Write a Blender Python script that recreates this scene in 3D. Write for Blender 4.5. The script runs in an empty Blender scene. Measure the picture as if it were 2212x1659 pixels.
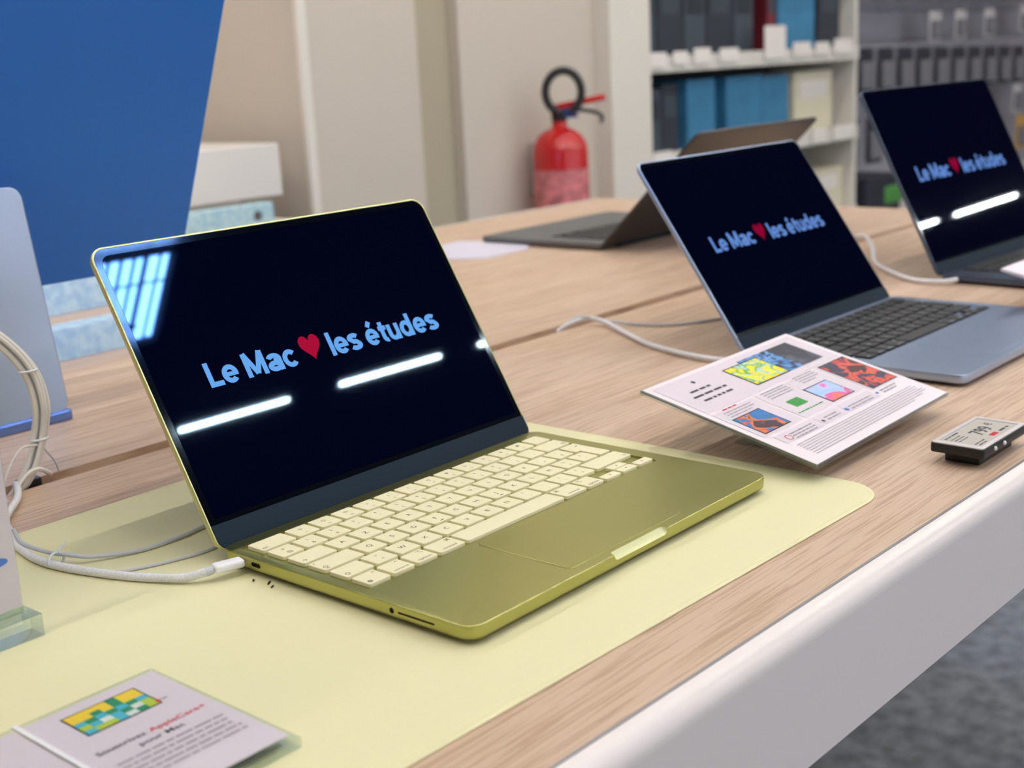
import bpy, bmesh, math, random
from mathutils import Vector, Matrix
from math import sin, cos, pi, radians
random.seed(4)
S = bpy.context.scene
COL = S.collection

# ------------------------------------------------------------------ camera, world, exposure
cam_d = bpy.data.cameras.new('camera')
cam = bpy.data.objects.new('camera', cam_d); COL.objects.link(cam)
cam.location = (-0.44128, -0.42277, 0.28885)
cam.rotation_euler = (1.32817, 0.04927, -0.86253)
cam_d.sensor_width = 36.0
cam_d.lens = 2819.0 / 2212 * 36.0
cam_d.clip_start = 0.02; cam_d.clip_end = 60
cam_d.dof.use_dof = True
cam_d.dof.focus_distance = 0.83
cam_d.dof.aperture_fstop = 8.6
S.camera = cam
S.view_settings.view_transform = 'Standard'
S.view_settings.look = 'None'
S.view_settings.exposure = 0.0
S.view_settings.gamma = 1.0
S.view_settings.use_curve_mapping = False
w = bpy.data.worlds.new('world'); S.world = w; w.use_nodes = True
w.node_tree.nodes['Background'].inputs[0].default_value = (0.85, 0.92, 1.0, 1)
w.node_tree.nodes['Background'].inputs[1].default_value = 1.25
LAMP = 205.0          # emission of the ceiling light bars
SKYLIGHT = 4.6
FLOOR, CEIL = -0.92, 2.0

# ------------------------------------------------------------------ materials
def srgb(r, g, b):
    f = lambda c: (c / 255 / 12.92) if c / 255 <= 0.04045 else ((c / 255 + 0.055) / 1.055) ** 2.4
    return (f(r), f(g), f(b), 1)
def mat(name, col, rough=0.5, metal=0.0, spec=0.5, emit=None, es=1.0, trans=0, ior=1.49, tint=None, coat=0, noise=None, bump=None):
    m = bpy.data.materials.new(name); m.use_nodes = True
    nt = m.node_tree; b = nt.nodes['Principled BSDF']
    b.inputs['Base Color'].default_value = col
    b.inputs['Roughness'].default_value = rough
    b.inputs['Metallic'].default_value = metal
    b.inputs['Specular IOR Level'].default_value = spec
    b.inputs['IOR'].default_value = ior
    b.inputs['Transmission Weight'].default_value = trans
    b.inputs['Coat Weight'].default_value = coat
    if tint: b.inputs['Specular Tint'].default_value = (*tint, 1)
    if emit: b.inputs['Emission Color'].default_value = emit; b.inputs['Emission Strength'].default_value = es
    if noise or bump:
        tc = nt.nodes.new('ShaderNodeTexCoord')
        mp = nt.nodes.new('ShaderNodeMapping'); nt.links.new(tc.outputs['Object'], mp.inputs[0])
        nz = nt.nodes.new('ShaderNodeTexNoise'); nt.links.new(mp.outputs[0], nz.inputs['Vector'])
        sc, amt, vec = (noise or bump)
        nz.inputs['Scale'].default_value = sc; nz.inputs['Detail'].default_value = 4
        mp.inputs['Scale'].default_value = vec
        if noise:
            r = nt.nodes.new('ShaderNodeValToRGB'); nt.links.new(nz.outputs['Fac'], r.inputs[0])
            r.color_ramp.elements[0].position = 0.3; r.color_ramp.elements[1].position = 0.7
            r.color_ramp.elements[0].color = tuple(max(0, c * (1 - amt)) for c in col[:3]) + (1,)
            r.color_ramp.elements[1].color = tuple(min(1, c * (1 + amt)) for c in col[:3]) + (1,)
            nt.links.new(r.outputs[0], b.inputs['Base Color'])
        if bump:
            bp = nt.nodes.new('ShaderNodeBump'); bp.inputs['Strength'].default_value = bump[1]; bp.inputs['Distance'].default_value = 0.0004
            nt.links.new(nz.outputs['Fac'], bp.inputs['Height']); nt.links.new(bp.outputs[0], b.inputs['Normal'])
    return m

def wood_mat():
    m = bpy.data.materials.new('oak veneer'); m.use_nodes = True
    nt = m.node_tree; b = nt.nodes['Principled BSDF']; L = nt.links
    tc = nt.nodes.new('ShaderNodeTexCoord')
    def nz(scale, vec, det=5, dist=0.0):
        mp = nt.nodes.new('ShaderNodeMapping'); L.new(tc.outputs['Object'], mp.inputs[0]); mp.inputs['Scale'].default_value = vec
        n = nt.nodes.new('ShaderNodeTexNoise'); L.new(mp.outputs[0], n.inputs['Vector'])
        n.inputs['Scale'].default_value = scale; n.inputs['Detail'].default_value = det; n.inputs['Distortion'].default_value = dist
        return n
    grain = nz(80, (0.20, 6.5, 1), 7, 0.5)
    streak = nz(9, (0.15, 3.5, 1), 4, 0.4)
    broad = nz(3, (0.25, 2.0, 1), 2, 0.3)
    def ramp(n, p0, p1, c0, c1):
        r = nt.nodes.new('ShaderNodeValToRGB'); L.new(n.outputs['Fac'], r.inputs[0])
        r.color_ramp.elements[0].position = p0; r.color_ramp.elements[1].position = p1
        r.color_ramp.elements[0].color = c0; r.color_ramp.elements[1].color = c1
        return r
    base = ramp(streak, 0.32, 0.68, srgb(204, 176, 152), srgb(216, 190, 167))
    pores = ramp(grain, 0.40, 0.52, (0.76, 0.70, 0.65, 1), (1, 1, 1, 1))
    tone = ramp(broad, 0.3, 0.7, (0.93, 0.92, 0.91, 1), (1.0, 1.0, 1.0, 1))
    def mul(a, c):
        x = nt.nodes.new('ShaderNodeMix'); x.data_type = 'RGBA'; x.blend_type = 'MULTIPLY'; x.inputs[0].default_value = 1
        L.new(a, x.inputs[6]); L.new(c, x.inputs[7]); return x.outputs[2]
    L.new(mul(mul(base.outputs[0], pores.outputs[0]), tone.outputs[0]), b.inputs['Base Color'])
    bp = nt.nodes.new('ShaderNodeBump'); bp.inputs['Strength'].default_value = 0.25; bp.inputs['Distance'].default_value = 0.0003
    L.new(grain.outputs['Fac'], bp.inputs['Height']); L.new(bp.outputs[0], b.inputs['Normal'])
    b.inputs['Roughness'].default_value = 0.42; b.inputs['Specular IOR Level'].default_value = 0.35
    return m

M = {}
M['wood'] = wood_mat()
M['groove'] = mat('oak groove', srgb(168, 142, 120), 0.6)
M['white_lacquer'] = mat('white lacquered metal', srgb(232, 224, 222), 0.25, spec=0.5)
M['metal_lip'] = mat('grey metal lip', srgb(150, 150, 156), 0.35, metal=0.8)
M['carpet'] = mat('grey carpet', srgb(122, 128, 138), 0.95, spec=0.1, noise=(25, 0.35, (1, 1, 1)))
M['mat_yellow'] = mat('pale yellow desk mat', srgb(228, 223, 180), 0.5, spec=0.35, bump=(900, 0.15, (1, 1, 1)))
M['mat_edge'] = mat('embossed mat rim', srgb(240, 236, 186), 0.5, spec=0.35)
CITRUS = (0.44, 0.435, 0.152, 1)
M['citrus'] = mat('citrus anodised aluminium', CITRUS, 0.30, metal=1.0)
M['citrus_pad'] = mat('citrus trackpad', CITRUS, 0.285, metal=1.0)
M['citrus_lid_lit'] = mat('brightened citrus aluminium', (0.62, 0.61, 0.30, 1), 0.34, metal=0.8)  # same anodised metal as the base, painted paler for light on its edges
M['citrus_scoop_lit'] = mat('brightened citrus notch', (0.66, 0.66, 0.36, 1), 0.45, metal=0.35)  # same metal again, paler colour stands in for light caught by the slope
M['key_cream'] = mat('pale yellow keycap', srgb(234, 227, 190), 0.5, spec=0.35)
M['key_legend'] = mat('grey key legend', srgb(72, 69, 56), 0.7, spec=0.2)
M['port'] = mat('dark port', srgb(60, 56, 40), 0.5)
M['foot'] = mat('grey rubber foot', srgb(120, 118, 70), 0.6)
def screen_mat(name):
    return mat(name, (0.0005, 0.0005, 0.003, 1), 0.02, spec=0.75, tint=(0.42, 0.70, 1.0), emit=(0.0, 0.00045, 0.0055, 1), es=1.0)
M['screen'] = screen_mat('black display glass')
M['bezel'] = mat('black display border', (0.002, 0.003, 0.006, 1), 0.06, spec=0.5, tint=(0.50, 0.74, 1.0))
M['hinge_cover'] = mat('dark grey hinge cover', srgb(26, 42, 56), 0.5, spec=0.12)
M['blue_text'] = mat('lit sky blue letters', (0, 0, 0, 1), 0.4, spec=0.0, emit=srgb(104, 168, 238), es=1.0)
M['heart'] = mat('lit red heart', (0, 0, 0, 1), 0.4, spec=0.0, emit=srgb(168, 16, 56), es=1.0)
M['heart_dim'] = mat('lit crimson heart', (0, 0, 0, 1), 0.4, spec=0.0, emit=srgb(140, 8, 50), es=1.0)
M['blue_text_dim'] = mat('lit soft blue letters', (0, 0, 0, 1), 0.4, spec=0.0, emit=srgb(100, 140, 212), es=1.0)
M['silver_blue'] = mat('sky blue aluminium', (0.40, 0.50, 0.70, 1), 0.32, metal=0.9)
M['key_black'] = mat('black keycap', srgb(28, 29, 34), 0.45)
M['legend_white'] = mat('white key legend', srgb(200, 205, 215), 0.6)
M['space_black'] = mat('midnight aluminium', (0.10, 0.13, 0.20, 1), 0.32, metal=0.9)
M['graphite'] = mat('graphite lid', (0.075, 0.068, 0.066, 1), 0.34, metal=0.7)
M['graphite_deck'] = mat('graphite keyboard deck', (0.13, 0.13, 0.135, 1), 0.5, metal=0.2)
M['imac_blue'] = mat('deep blue painted aluminium', srgb(20, 112, 205), 0.42, metal=0.0)
M['imac_stand'] = mat('pale blue aluminium', (0.42, 0.50, 0.68, 1), 0.34, metal=0.8)
M['imac_foot'] = mat('blue aluminium foot', (0.16, 0.27, 0.66, 1), 0.25, metal=0.8)
def aqua_block():
    m = bpy.data.materials.new('pale aqua acrylic'); m.use_nodes = True
    nt = m.node_tree; nt.nodes.remove(nt.nodes['Principled BSDF']); out = nt.nodes['Material Output']; L = nt.links
    tc = nt.nodes.new('ShaderNodeTexCoord'); nz = nt.nodes.new('ShaderNodeTexNoise'); L.new(tc.outputs['Object'], nz.inputs['Vector']); nz.inputs['Scale'].default_value = 70
    rp = nt.nodes.new('ShaderNodeValToRGB'); L.new(nz.outputs['Fac'], rp.inputs[0])
    rp.color_ramp.elements[0].position = 0.35; rp.color_ramp.elements[1].position = 0.6
    rp.color_ramp.elements[0].color = srgb(188, 222, 240); rp.color_ramp.elements[1].color = srgb(222, 246, 250)
    df = nt.nodes.new('ShaderNodeBsdfDiffuse'); tl = nt.nodes.new('ShaderNodeBsdfTranslucent'); gl = nt.nodes.new('ShaderNodeBsdfGlossy')
    gl.inputs['Roughness'].default_value = 0.1
    L.new(rp.outputs[0], df.inputs[0]); L.new(rp.outputs[0], tl.inputs[0])
    m1 = nt.nodes.new('ShaderNodeMixShader'); m1.inputs[0].default_value = 0.5; L.new(df.outputs[0], m1.inputs[1]); L.new(tl.outputs[0], m1.inputs[2])
    m2 = nt.nodes.new('ShaderNodeMixShader'); m2.inputs[0].default_value = 0.10; L.new(m1.outputs[0], m2.inputs[1]); L.new(gl.outputs[0], m2.inputs[2])
    L.new(m2.outputs[0], out.inputs['Surface']); return m
M['acrylic_teal'] = aqua_block()
M['imac_screen'] = mat('lit blue display', (0, 0, 0, 1), 0.2, emit=(0.36, 0.46, 1.0, 1), es=8.0)
def acrylic(name, tint, clear, gloss=0.07, body=None):
    m = bpy.data.materials.new(name); m.use_nodes = True
    nt = m.node_tree; nt.nodes.remove(nt.nodes['Principled BSDF']); out = nt.nodes['Material Output']; L = nt.links
    tr = nt.nodes.new('ShaderNodeBsdfTransparent'); tr.inputs[0].default_value = tint
    gl = nt.nodes.new('ShaderNodeBsdfGlass'); gl.inputs['Color'].default_value = body or tint; gl.inputs['Roughness'].default_value = 0.03; gl.inputs['IOR'].default_value = 1.49
    go = nt.nodes.new('ShaderNodeBsdfGlossy'); go.inputs['Roughness'].default_value = 0.04
    m1 = nt.nodes.new('ShaderNodeMixShader'); m1.inputs[0].default_value = 1 - clear; L.new(tr.outputs[0], m1.inputs[1]); L.new(gl.outputs[0], m1.inputs[2])
    m2 = nt.nodes.new('ShaderNodeMixShader'); m2.inputs[0].default_value = gloss; L.new(m1.outputs[0], m2.inputs[1]); L.new(go.outputs[0], m2.inputs[2])
    L.new(m2.outputs[0], out.inputs['Surface']); return m
M['acrylic'] = acrylic('clear thin acrylic', (0.93, 0.97, 0.96, 1), 0.85)
M['acrylic_thick'] = acrylic('clear thick acrylic', (0.93, 1.0, 1.0, 1), 0.40, 0.14)
M['paper'] = mat('white printed paper', srgb(232, 222, 228), 0.55, spec=0.3)
M['paper_grey'] = mat('pinkish white paper', srgb(205, 197, 205), 0.55, spec=0.3)
M['panel_tint'] = mat('pale lilac print', srgb(218, 207, 216), 0.55, spec=0.3)
M['ink'] = mat('dark grey ink', srgb(70, 70, 76), 0.7)
M['ink_soft'] = mat('grey ink', srgb(150, 146, 152), 0.7)
M['ink_red'] = mat('red ink', srgb(198, 40, 60), 0.7)
M['ink_blue'] = mat('blue ink', srgb(80, 120, 200), 0.7)
M['ink_green'] = mat('green ink', srgb(60, 150, 70), 0.7)
M['ink_black'] = mat('black ink', srgb(26, 26, 34), 0.5)
M['cable'] = mat('white braided cable', srgb(226, 226, 232), 0.6, noise=(900, 0.12, (1, 1, 1)))
M['cable_thin'] = mat('pale grey cable', srgb(196, 200, 208), 0.5)
M['cable_clear'] = mat('translucent cream cable', srgb(230, 226, 220), 0.45)
M['plug'] = mat('glossy white plug', srgb(240, 240, 244), 0.2)
M['tie'] = mat('clear cable tie', srgb(220, 226, 230), 0.25)
M['black_plastic'] = mat('black plastic', srgb(20, 20, 24), 0.4)
M['light_bezel'] = mat('pale grey bezel', srgb(206, 200, 200), 0.4)
M['eink'] = mat('paper grey display', srgb(186, 180, 172), 0.6)
M['wall'] = mat('warm grey wall paint', srgb(205, 196, 184), 0.85, spec=0.2)
M['wall_dark'] = mat('taupe wall paint', srgb(178, 169, 148), 0.85, spec=0.2)
M['wall_pink'] = mat('pale beige wall paint', srgb(242, 224, 208), 0.85, spec=0.2)
M['trim'] = mat('off white painted trim', srgb(226, 221, 212), 0.6)
M['ceiling'] = mat('dark ceiling', (0.018, 0.018, 0.022, 1), 0.9, spec=0.1)
M['lamp'] = mat('lit lamp diffuser', (0.9, 0.9, 0.9, 1), 0.4, emit=(1.0, 0.95, 0.87, 1), es=LAMP)
M['lamp_body'] = mat('black lamp body', (0.02, 0.02, 0.02, 1), 0.5)
M['sky_pane'] = mat('daylit skylight pane', (0.2, 0.3, 0.4, 1), 0.3, emit=(4.3, 6.9, 13.0, 1), es=SKYLIGHT)
M['dark_frame'] = mat('dark teal steel frame', srgb(20, 45, 60), 0.5)
M['shelf_white'] = mat('white shelf laminate', srgb(224, 220, 214), 0.5)
M['shelf_grey'] = mat('grey shelf back', srgb(84, 84, 88), 0.7)  # dark grey of the shelf back, one even colour
M['box_dark'] = mat('dark slate carton', srgb(46, 54, 66), 0.5)
M['box_slate'] = mat('slate carton', srgb(66, 76, 88), 0.5)
M['box_blue'] = mat('steel blue carton', srgb(62, 132, 176), 0.5, noise=(4, 0.25, (1, 1, 1)))
M['box_cream'] = mat('cream carton', srgb(226, 220, 196), 0.5)
M['box_red'] = mat('dark red carton', srgb(120, 36, 50), 0.5)
M['tag'] = mat('white price tag', srgb(240, 234, 230), 0.5)
M['pegboard'] = mat('grey slatted panel', srgb(150, 150, 164), 0.7)
M['pack_light'] = mat('light grey pack', srgb(200, 198, 204), 0.5)
M['pack_dark'] = mat('charcoal pack', srgb(42, 44, 60), 0.5)
M['pack_grey'] = mat('mid grey pack', srgb(122, 122, 132), 0.5)
M['pack_orange'] = mat('amber pack', srgb(206, 160, 80), 0.5)
M['green'] = mat('bright green plastic', srgb(80, 150, 70), 0.5)
M['ext_red'] = mat('red fire extinguisher enamel', srgb(200, 16, 22), 0.25, coat=0.5)
M['rubber'] = mat('black rubber', srgb(34, 32, 36), 0.5)
M['white_label'] = mat('red and white label', srgb(206, 120, 124), 0.5, noise=(30, 0.45, (1, 1, 1)))
M['chrome'] = mat('polished steel', (0.7, 0.7, 0.72, 1), 0.2, metal=1.0)
M['ext_blue'] = mat('blue plastic clip', srgb(60, 80, 150), 0.4)
M['speck'] = mat('dark crumb', srgb(40, 36, 24), 0.8)
M['sheet'] = mat('pale lilac leaflet', srgb(214, 210, 226), 0.5)

def picture_mat(name, stops, scale=12, rot=0.0, voro=False):
    """abstract printed artwork: blobs of the given colours"""
    m = bpy.data.materials.new(name); m.use_nodes = True
    nt = m.node_tree; b = nt.nodes['Principled BSDF']; L = nt.links
    tc = nt.nodes.new('ShaderNodeTexCoord'); mp = nt.nodes.new('ShaderNodeMapping'); L.new(tc.outputs['Object'], mp.inputs[0])
    mp.inputs['Rotation'].default_value = (0, 0, rot)
    if voro:
        n = nt.nodes.new('ShaderNodeTexVoronoi'); n.distance = 'CHEBYCHEV'; L.new(mp.outputs[0], n.inputs['Vector']); n.inputs['Scale'].default_value = scale
        n.inputs['Randomness'].default_value = 0.35
        sp = nt.nodes.new('ShaderNodeSeparateColor'); L.new(n.outputs['Color'], sp.inputs[0]); out = sp.outputs[0]
    else:
        n = nt.nodes.new('ShaderNodeTexNoise'); L.new(mp.outputs[0], n.inputs['Vector']); n.inputs['Scale'].default_value = scale
        n.inputs['Detail'].default_value = 1.5; n.inputs['Distortion'].default_value = 1.2; out = n.outputs['Fac']
    r = nt.nodes.new('ShaderNodeValToRGB'); L.new(out, r.inputs[0])
    cr = r.color_ramp; cr.interpolation = 'CONSTANT' if voro else 'LINEAR'
    for i, (p, c) in enumerate(stops):
        e = cr.elements[i] if i < 2 else cr.elements.new(p)
        e.position = p; e.color = srgb(*c)
    L.new(r.outputs[0], b.inputs['Base Color']); b.inputs['Roughness'].default_value = 0.5
    return m

ORD = ('first', 'second', 'third', 'fourth', 'fifth', 'sixth', 'seventh', 'eighth', 'ninth', 'tenth', 'eleventh', 'twelfth', 'thirteenth')
# ------------------------------------------------------------------ object helpers
def finish(me):
    for p in me.polygons: p.use_smooth = True
    bm = bmesh.new(); bm.from_mesh(me)
    for e in bm.edges:
        f = e.link_faces
        if len(f) == 2:
            a, b = f[0].calc_area(), f[1].calc_area()
            e.smooth = not (f[0].normal.angle(f[1].normal, 0) > radians(40) or max(a, b) > 25 * max(min(a, b), 1e-12))
    bm.to_mesh(me); bm.free()
def obj(name, bm, m, parent=None, loc=None, rot=None, smooth=True):
    me = bpy.data.meshes.new(name)
    bm.normal_update()
    bm.to_mesh(me); bm.free()
    if smooth: finish(me)
    return mobj(name, me, m, parent, loc, rot)
def mobj(name, me, m, parent=None, loc=None, rot=None):
    if m is not None:
        for x in (m if isinstance(m, (list, tuple)) else [m]): me.materials.append(x)
    o = bpy.data.objects.new(name, me); COL.objects.link(o)
    if parent: o.parent = parent
    if loc is not None: o.location = loc
    if rot is not None: o.rotation_euler = rot
    return o
def tag(o, label, cat, group=None):
    o['label'] = label; o['category'] = cat
    if group: o['group'] = group
    return o
def thing(name, label, cat, loc=(0, 0, 0), rot=(0, 0, 0), group=None):
    o = bpy.data.objects.new(name, None); COL.objects.link(o)
    o.empty_display_size = 0.02
    o.location = loc; o.rotation_euler = rot
    return tag(o, label, cat, group)
def struct(name, bm, m, **k):
    o = obj(name, bm, m, **k); o['kind'] = 'structure'; return o
def dup(root, loc, rot=None, label=None, group=None):
    r = root.copy(); COL.objects.link(r); r.location = loc
    if rot is not None: r.rotation_euler = rot
    if label: r['label'] = label
    if group: r['group'] = group
    for ch in list(root.children):
        c = ch.copy(); COL.objects.link(c); c.parent = r
        for g in ch.children:
            d = g.copy(); COL.objects.link(d); d.parent = c
    return r

def box(bm, x0, y0, z0, x1, y1, z1, mi=0):
    v = [bm.verts.new(p) for p in ((x0, y0, z0), (x1, y0, z0), (x1, y1, z0), (x0, y1, z0), (x0, y0, z1), (x1, y0, z1), (x1, y1, z1), (x0, y1, z1))]
    for q in ((3, 2, 1, 0), (4, 5, 6, 7), (0, 1, 5, 4), (1, 2, 6, 5), (2, 3, 7, 6), (3, 0, 4, 7)):
        f = bm.faces.new([v[i] for i in q]); f.material_index = mi
    return bm
def nb(): return bmesh.new()
def bx(*a): return box(nb(), *a)
def rr(x0, y0, x1, y1, r, n=8):
    """rounded rectangle outline, counter-clockwise; r may be one radius or four (x0y0, x1y0, x1y1, x0y1)"""
    rs = r if isinstance(r, (tuple, list)) else (r,) * 4
    out = []
    for (cx, cy, a0, q) in ((x0, y0, pi, 0), (x1, y0, 1.5 * pi, 1), (x1, y1, 0, 2), (x0, y1, 0.5 * pi, 3)):
        R = max(rs[q], 1e-6)
        ox = cx + (R if cx == x0 else -R); oy = cy + (R if cy == y0 else -R)
        for k in range(n + 1):
            a = a0 + 0.5 * pi * k / n
            out.append((ox + R * cos(a), oy + R * sin(a)))
    return out
def ring(bm, pts, z): return [bm.verts.new((x, y, z)) for x, y in pts]
def bridge(bm, a, b, mi=0):
    n = len(a)
    for i in range(n):
        f = bm.faces.new((a[i], a[(i + 1) % n], b[(i + 1) % n], b[i])); f.material_index = mi
def slab(x0, y0, x1, y1, z0, z1, r, bev=0.0, n=8, bseg=3, well=None, botbev=None, bm=None):
    """rounded plate with rounded edges; well = (x0,y0,x1,y1,r,depth) sinks a pocket into its top"""
    bm = bm or nb()
    rs = r if isinstance(r, (tuple, list)) else (r,) * 4
    bb = bev if botbev is None else botbev
    def lp(i, z): return ring(bm, rr(x0 + i, y0 + i, x1 - i, y1 - i, tuple(max(q - i, 1e-5) for q in rs), n), z)
    L = []
    if bb > 0:
        for k in range(bseg + 1):
            a = 0.5 * pi * k / bseg; L.append(lp(bb * (1 - sin(a)), z0 + bb * (1 - cos(a))))
    else: L.append(lp(0, z0))
    if bev > 0:
        for k in range(bseg + 1):
            a = 0.5 * pi * k / bseg; L.append(lp(bev * (1 - cos(a)), z1 - bev * (1 - sin(a))))
    else: L.append(lp(0, z1))
    bm.faces.new(list(reversed(L[0])))
    for a, b in zip(L, L[1:]): bridge(bm, a, b)
    if well:
        wx0, wy0, wx1, wy1, wr, wd = well
        t = ring(bm, rr(wx0, wy0, wx1, wy1, wr, n), z1); d = ring(bm, rr(wx0, wy0, wx1, wy1, wr, n), z1 - wd)
        bridge(bm, L[-1], t); bridge(bm, t, d); bm.faces.new(d)
    else: bm.faces.new(L[-1])
    return bm
def spline(P, sub=8):
    P = [Vector(p) for p in P]; out = []
    for i in range(len(P) - 1):
        a = P[i - 1] if i else P[0] * 2 - P[1]; b, c = P[i], P[i + 1]
        d = P[i + 2] if i + 2 < len(P) else P[-1] * 2 - P[-2]
        for k in range(sub):
            t = k / sub
            out.append(0.5 * ((2 * b) + (c - a) * t + (2 * a - 5 * b + 4 * c - d) * t * t + (3 * b - 3 * c + d - a) * t ** 3))
    out.append(P[-1]); return out
def tube(P, r, n=10, bm=None, closed=False):
    bm = bm or nb(); P = [Vector(p) for p in P]; rings = []
    up = Vector((0, 0, 1)); prev = None
    for i, p in enumerate(P):
        if closed: t = P[(i + 1) % len(P)] - P[i - 1]
        else: t = P[min(i + 1, len(P) - 1)] - P[max(i - 1, 0)]
        t.normalize()
        if prev is None:
            u = t.orthogonal().normalized()
        else:
            u = (prev - t * prev.dot(t)).normalized()
        prev = u; v = t.cross(u)
        R = r[i] if isinstance(r, (list, tuple)) else r
        rings.append([bm.verts.new(p + (u * cos(2 * pi * k / n) + v * sin(2 * pi * k / n)) * R) for k in range(n)])
    for a, b in zip(rings, rings[1:]): bridge(bm, a, b)
    if closed: bridge(bm, rings[-1], rings[0])
    else: bm.faces.new(list(reversed(rings[0]))); bm.faces.new(rings[-1])
    return bm
def lathe(prof, n=32, axis='z', bm=None, c=(0, 0, 0)):
    bm = bm or nb(); rings = []
    for r, h in prof:
        ring_ = []
        for k in range(n):
            a = 2 * pi * k / n; p = (r * cos(a), r * sin(a), h)
            if axis == 'x': p = (h, p[0], p[1])
            if axis == 'y': p = (p[1], h, p[0])
            ring_.append(bm.verts.new((p[0] + c[0], p[1] + c[1], p[2] + c[2])))
        rings.append(ring_)
    for a, b in zip(rings, rings[1:]): bridge(bm, a, b)
    bm.faces.new(list(reversed(rings[0]))); bm.faces.new(rings[-1])
    return bm
def xform(bm, mtx):
    bmesh.ops.transform(bm, matrix=mtx, verts=bm.verts); return bm

_txt = {}
def text_mesh(s, bold=0.0, ext=0.0):
    key = (s, bold, ext)
    if key not in _txt:
        c = bpy.data.curves.new('lettering', 'FONT'); c.body = s; c.offset = bold; c.extrude = ext
        c.resolution_u = 3
        o = bpy.data.objects.new('lettering', c); COL.objects.link(o)
        dg = bpy.context.evaluated_depsgraph_get(); dg.update()
        me = bpy.data.meshes.new_from_object(o.evaluated_get(dg))
        vs = [tuple(v.co) for v in me.vertices]; fs = [tuple(p.vertices) for p in me.polygons]
        bpy.data.objects.remove(o); bpy.data.curves.remove(c); bpy.data.meshes.remove(me)
        _txt[key] = (vs, fs)
    return _txt[key]
def text_bm(bm, s, x, y, z=0, size=0.01, align='c', bold=0.0, fitw=None, ext=0.0, sx=1.0, mi=0):
    """lettering laid flat in XY; fitw squeezes it to a width; y is the baseline"""
    vs, fs = text_mesh(s, bold, ext)
    if not vs: return bm
    x0 = min(v[0] for v in vs); x1 = max(v[0] for v in vs)
    k = size; kx = (fitw / (x1 - x0)) if fitw else size * sx
    off = {'c': -(x0 + x1) / 2, 'l': -x0, 'r': -x1}[align]
    nv = [bm.verts.new((x + (v[0] + off) * kx, y + v[1] * k, z + v[2] * k)) for v in vs]
    for f in fs:
        try:
            g = bm.faces.new([nv[i] for i in f]); g.material_index = mi
        except ValueError: pass
    return bm
def arc(cx, cy, rx, ry, a0, a1, n=18):
    return [(cx + rx * cos(radians(a0 + (a1 - a0) * k / n)), cy + ry * sin(radians(a0 + (a1 - a0) * k / n))) for k in range(n + 1)]
T_ = 0.20          # stroke width of the grotesque screen lettering, cap height = 1
XH = 0.735
def _bowl(x0, w): return (x0 + w / 2, XH / 2, w / 2 - T_ / 2, XH / 2 - T_ / 2 + 0.01)
def glyph(ch):
    h = T_ / 2
    if ch == 'L': return 0.60, [[(h, 1), (h, 0)], [(0, h), (0.57, h)]]
    if ch == 'M': return 0.98, [[(h, 0), (h, 1)], [(0.90 - h, 0), (0.90 - h, 1)], [(h + 0.005, 1.0), (0.45, 0.10)], [(0.90 - h - 0.005, 1.0), (0.45, 0.10)]]
    if ch in 'eé':
        cx, cy, rx, ry = _bowl(0, 0.66)
        g = [arc(cx, cy, rx, ry, 0, 318, 30), [(0.04, cy - 0.0), (0.66 - 0.005, cy - 0.0)]]
        g[1] = [(0.06, cy - 0.005), (0.655, cy - 0.005)]
        if ch == 'é': g.append([(0.27, 0.83), (0.42, 1.06)])
        return 0.71, g
    if ch == 'a': return 0.68, [arc(0.305, 0.50, 0.225, XH - h - 0.50 + 0.01, 165, 0, 16) + [(0.53, 0.45), (0.53, 0.0)], arc(0.28, 0.215, 0.21, 0.215 - h + 0.012, 20, 330, 26), [(0.30, 0.425), (0.53, 0.435)]]
    if ch == 'c': cx, cy, rx, ry = _bowl(0, 0.66); return 0.66, [arc(cx, cy, rx, ry, 40, 320, 28)]
    if ch == 'l': return 0.255, [[(h + 0.02, 0), (h + 0.02, 1.03)]]
    if ch == 's':
        return 0.61, [arc(0.285, 0.535, 0.20, XH - h - 0.535 + 0.01, 25, 190, 14) + arc(0.285, 0.21, 0.215, 0.165, 100, 60, 6)[::1] + arc(0.29, 0.205, 0.215, 0.205 - h + 0.01, 40, -155, 16)]
    if ch == 't': return 0.44, [[(0.20, 0.93), (0.20, 0.22)] + arc(0.335, 0.215, 0.135, 0.215 - h + 0.005, 180, 285, 10), [(0.03, XH - h + 0.01), (0.41, XH - h + 0.01)]]
    if ch == 'u': return 0.68, [[(h + 0.02, XH), (h + 0.02, 0.28)] + arc(0.305, 0.275, 0.305 - h - 0.02, 0.275 - h + 0.01, 180, 360, 18), [(0.61 - h + 0.01, XH), (0.61 - h + 0.01, 0)]]
    if ch == 'd': return 0.72, [arc(0.315, XH / 2, 0.315 - h, XH / 2 - h + 0.01, 0, 360, 34), [(0.645 - h, 0), (0.645 - h, 1.03)]]
    return 0.27, []
def stroke(bm, pts, w, f):
    n = len(pts); L = []; Rr = []
    closed = (Vector(pts[0]) - Vector(pts[-1])).length < 1e-6
    for i, p in enumerate(pts):
        p = Vector(p)
        a = Vector(pts[i - 1]) if i else (Vector(pts[-2]) if closed else None)
        b = Vector(pts[i + 1]) if i < n - 1 else (Vector(pts[1]) if closed else None)
        d1 = (p - a).normalized() if a is not None else None; d2 = (b - p).normalized() if b is not None else None
        d = ((d1 or d2) + (d2 or d1)).normalized(); nn = Vector((-d.y, d.x)); k = 1.0
        if d1 and d2: k = min(1.6, 1 / max(0.5, nn.dot(Vector((-d1.y, d1.x)))))
        L.append(bm.verts.new(f(p + nn * w / 2 * k))); Rr.append(bm.verts.new(f(p - nn * w / 2 * k)))
    for i in range(n - 1): bm.faces.new((Rr[i], Rr[i + 1], L[i + 1], L[i]))
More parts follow.
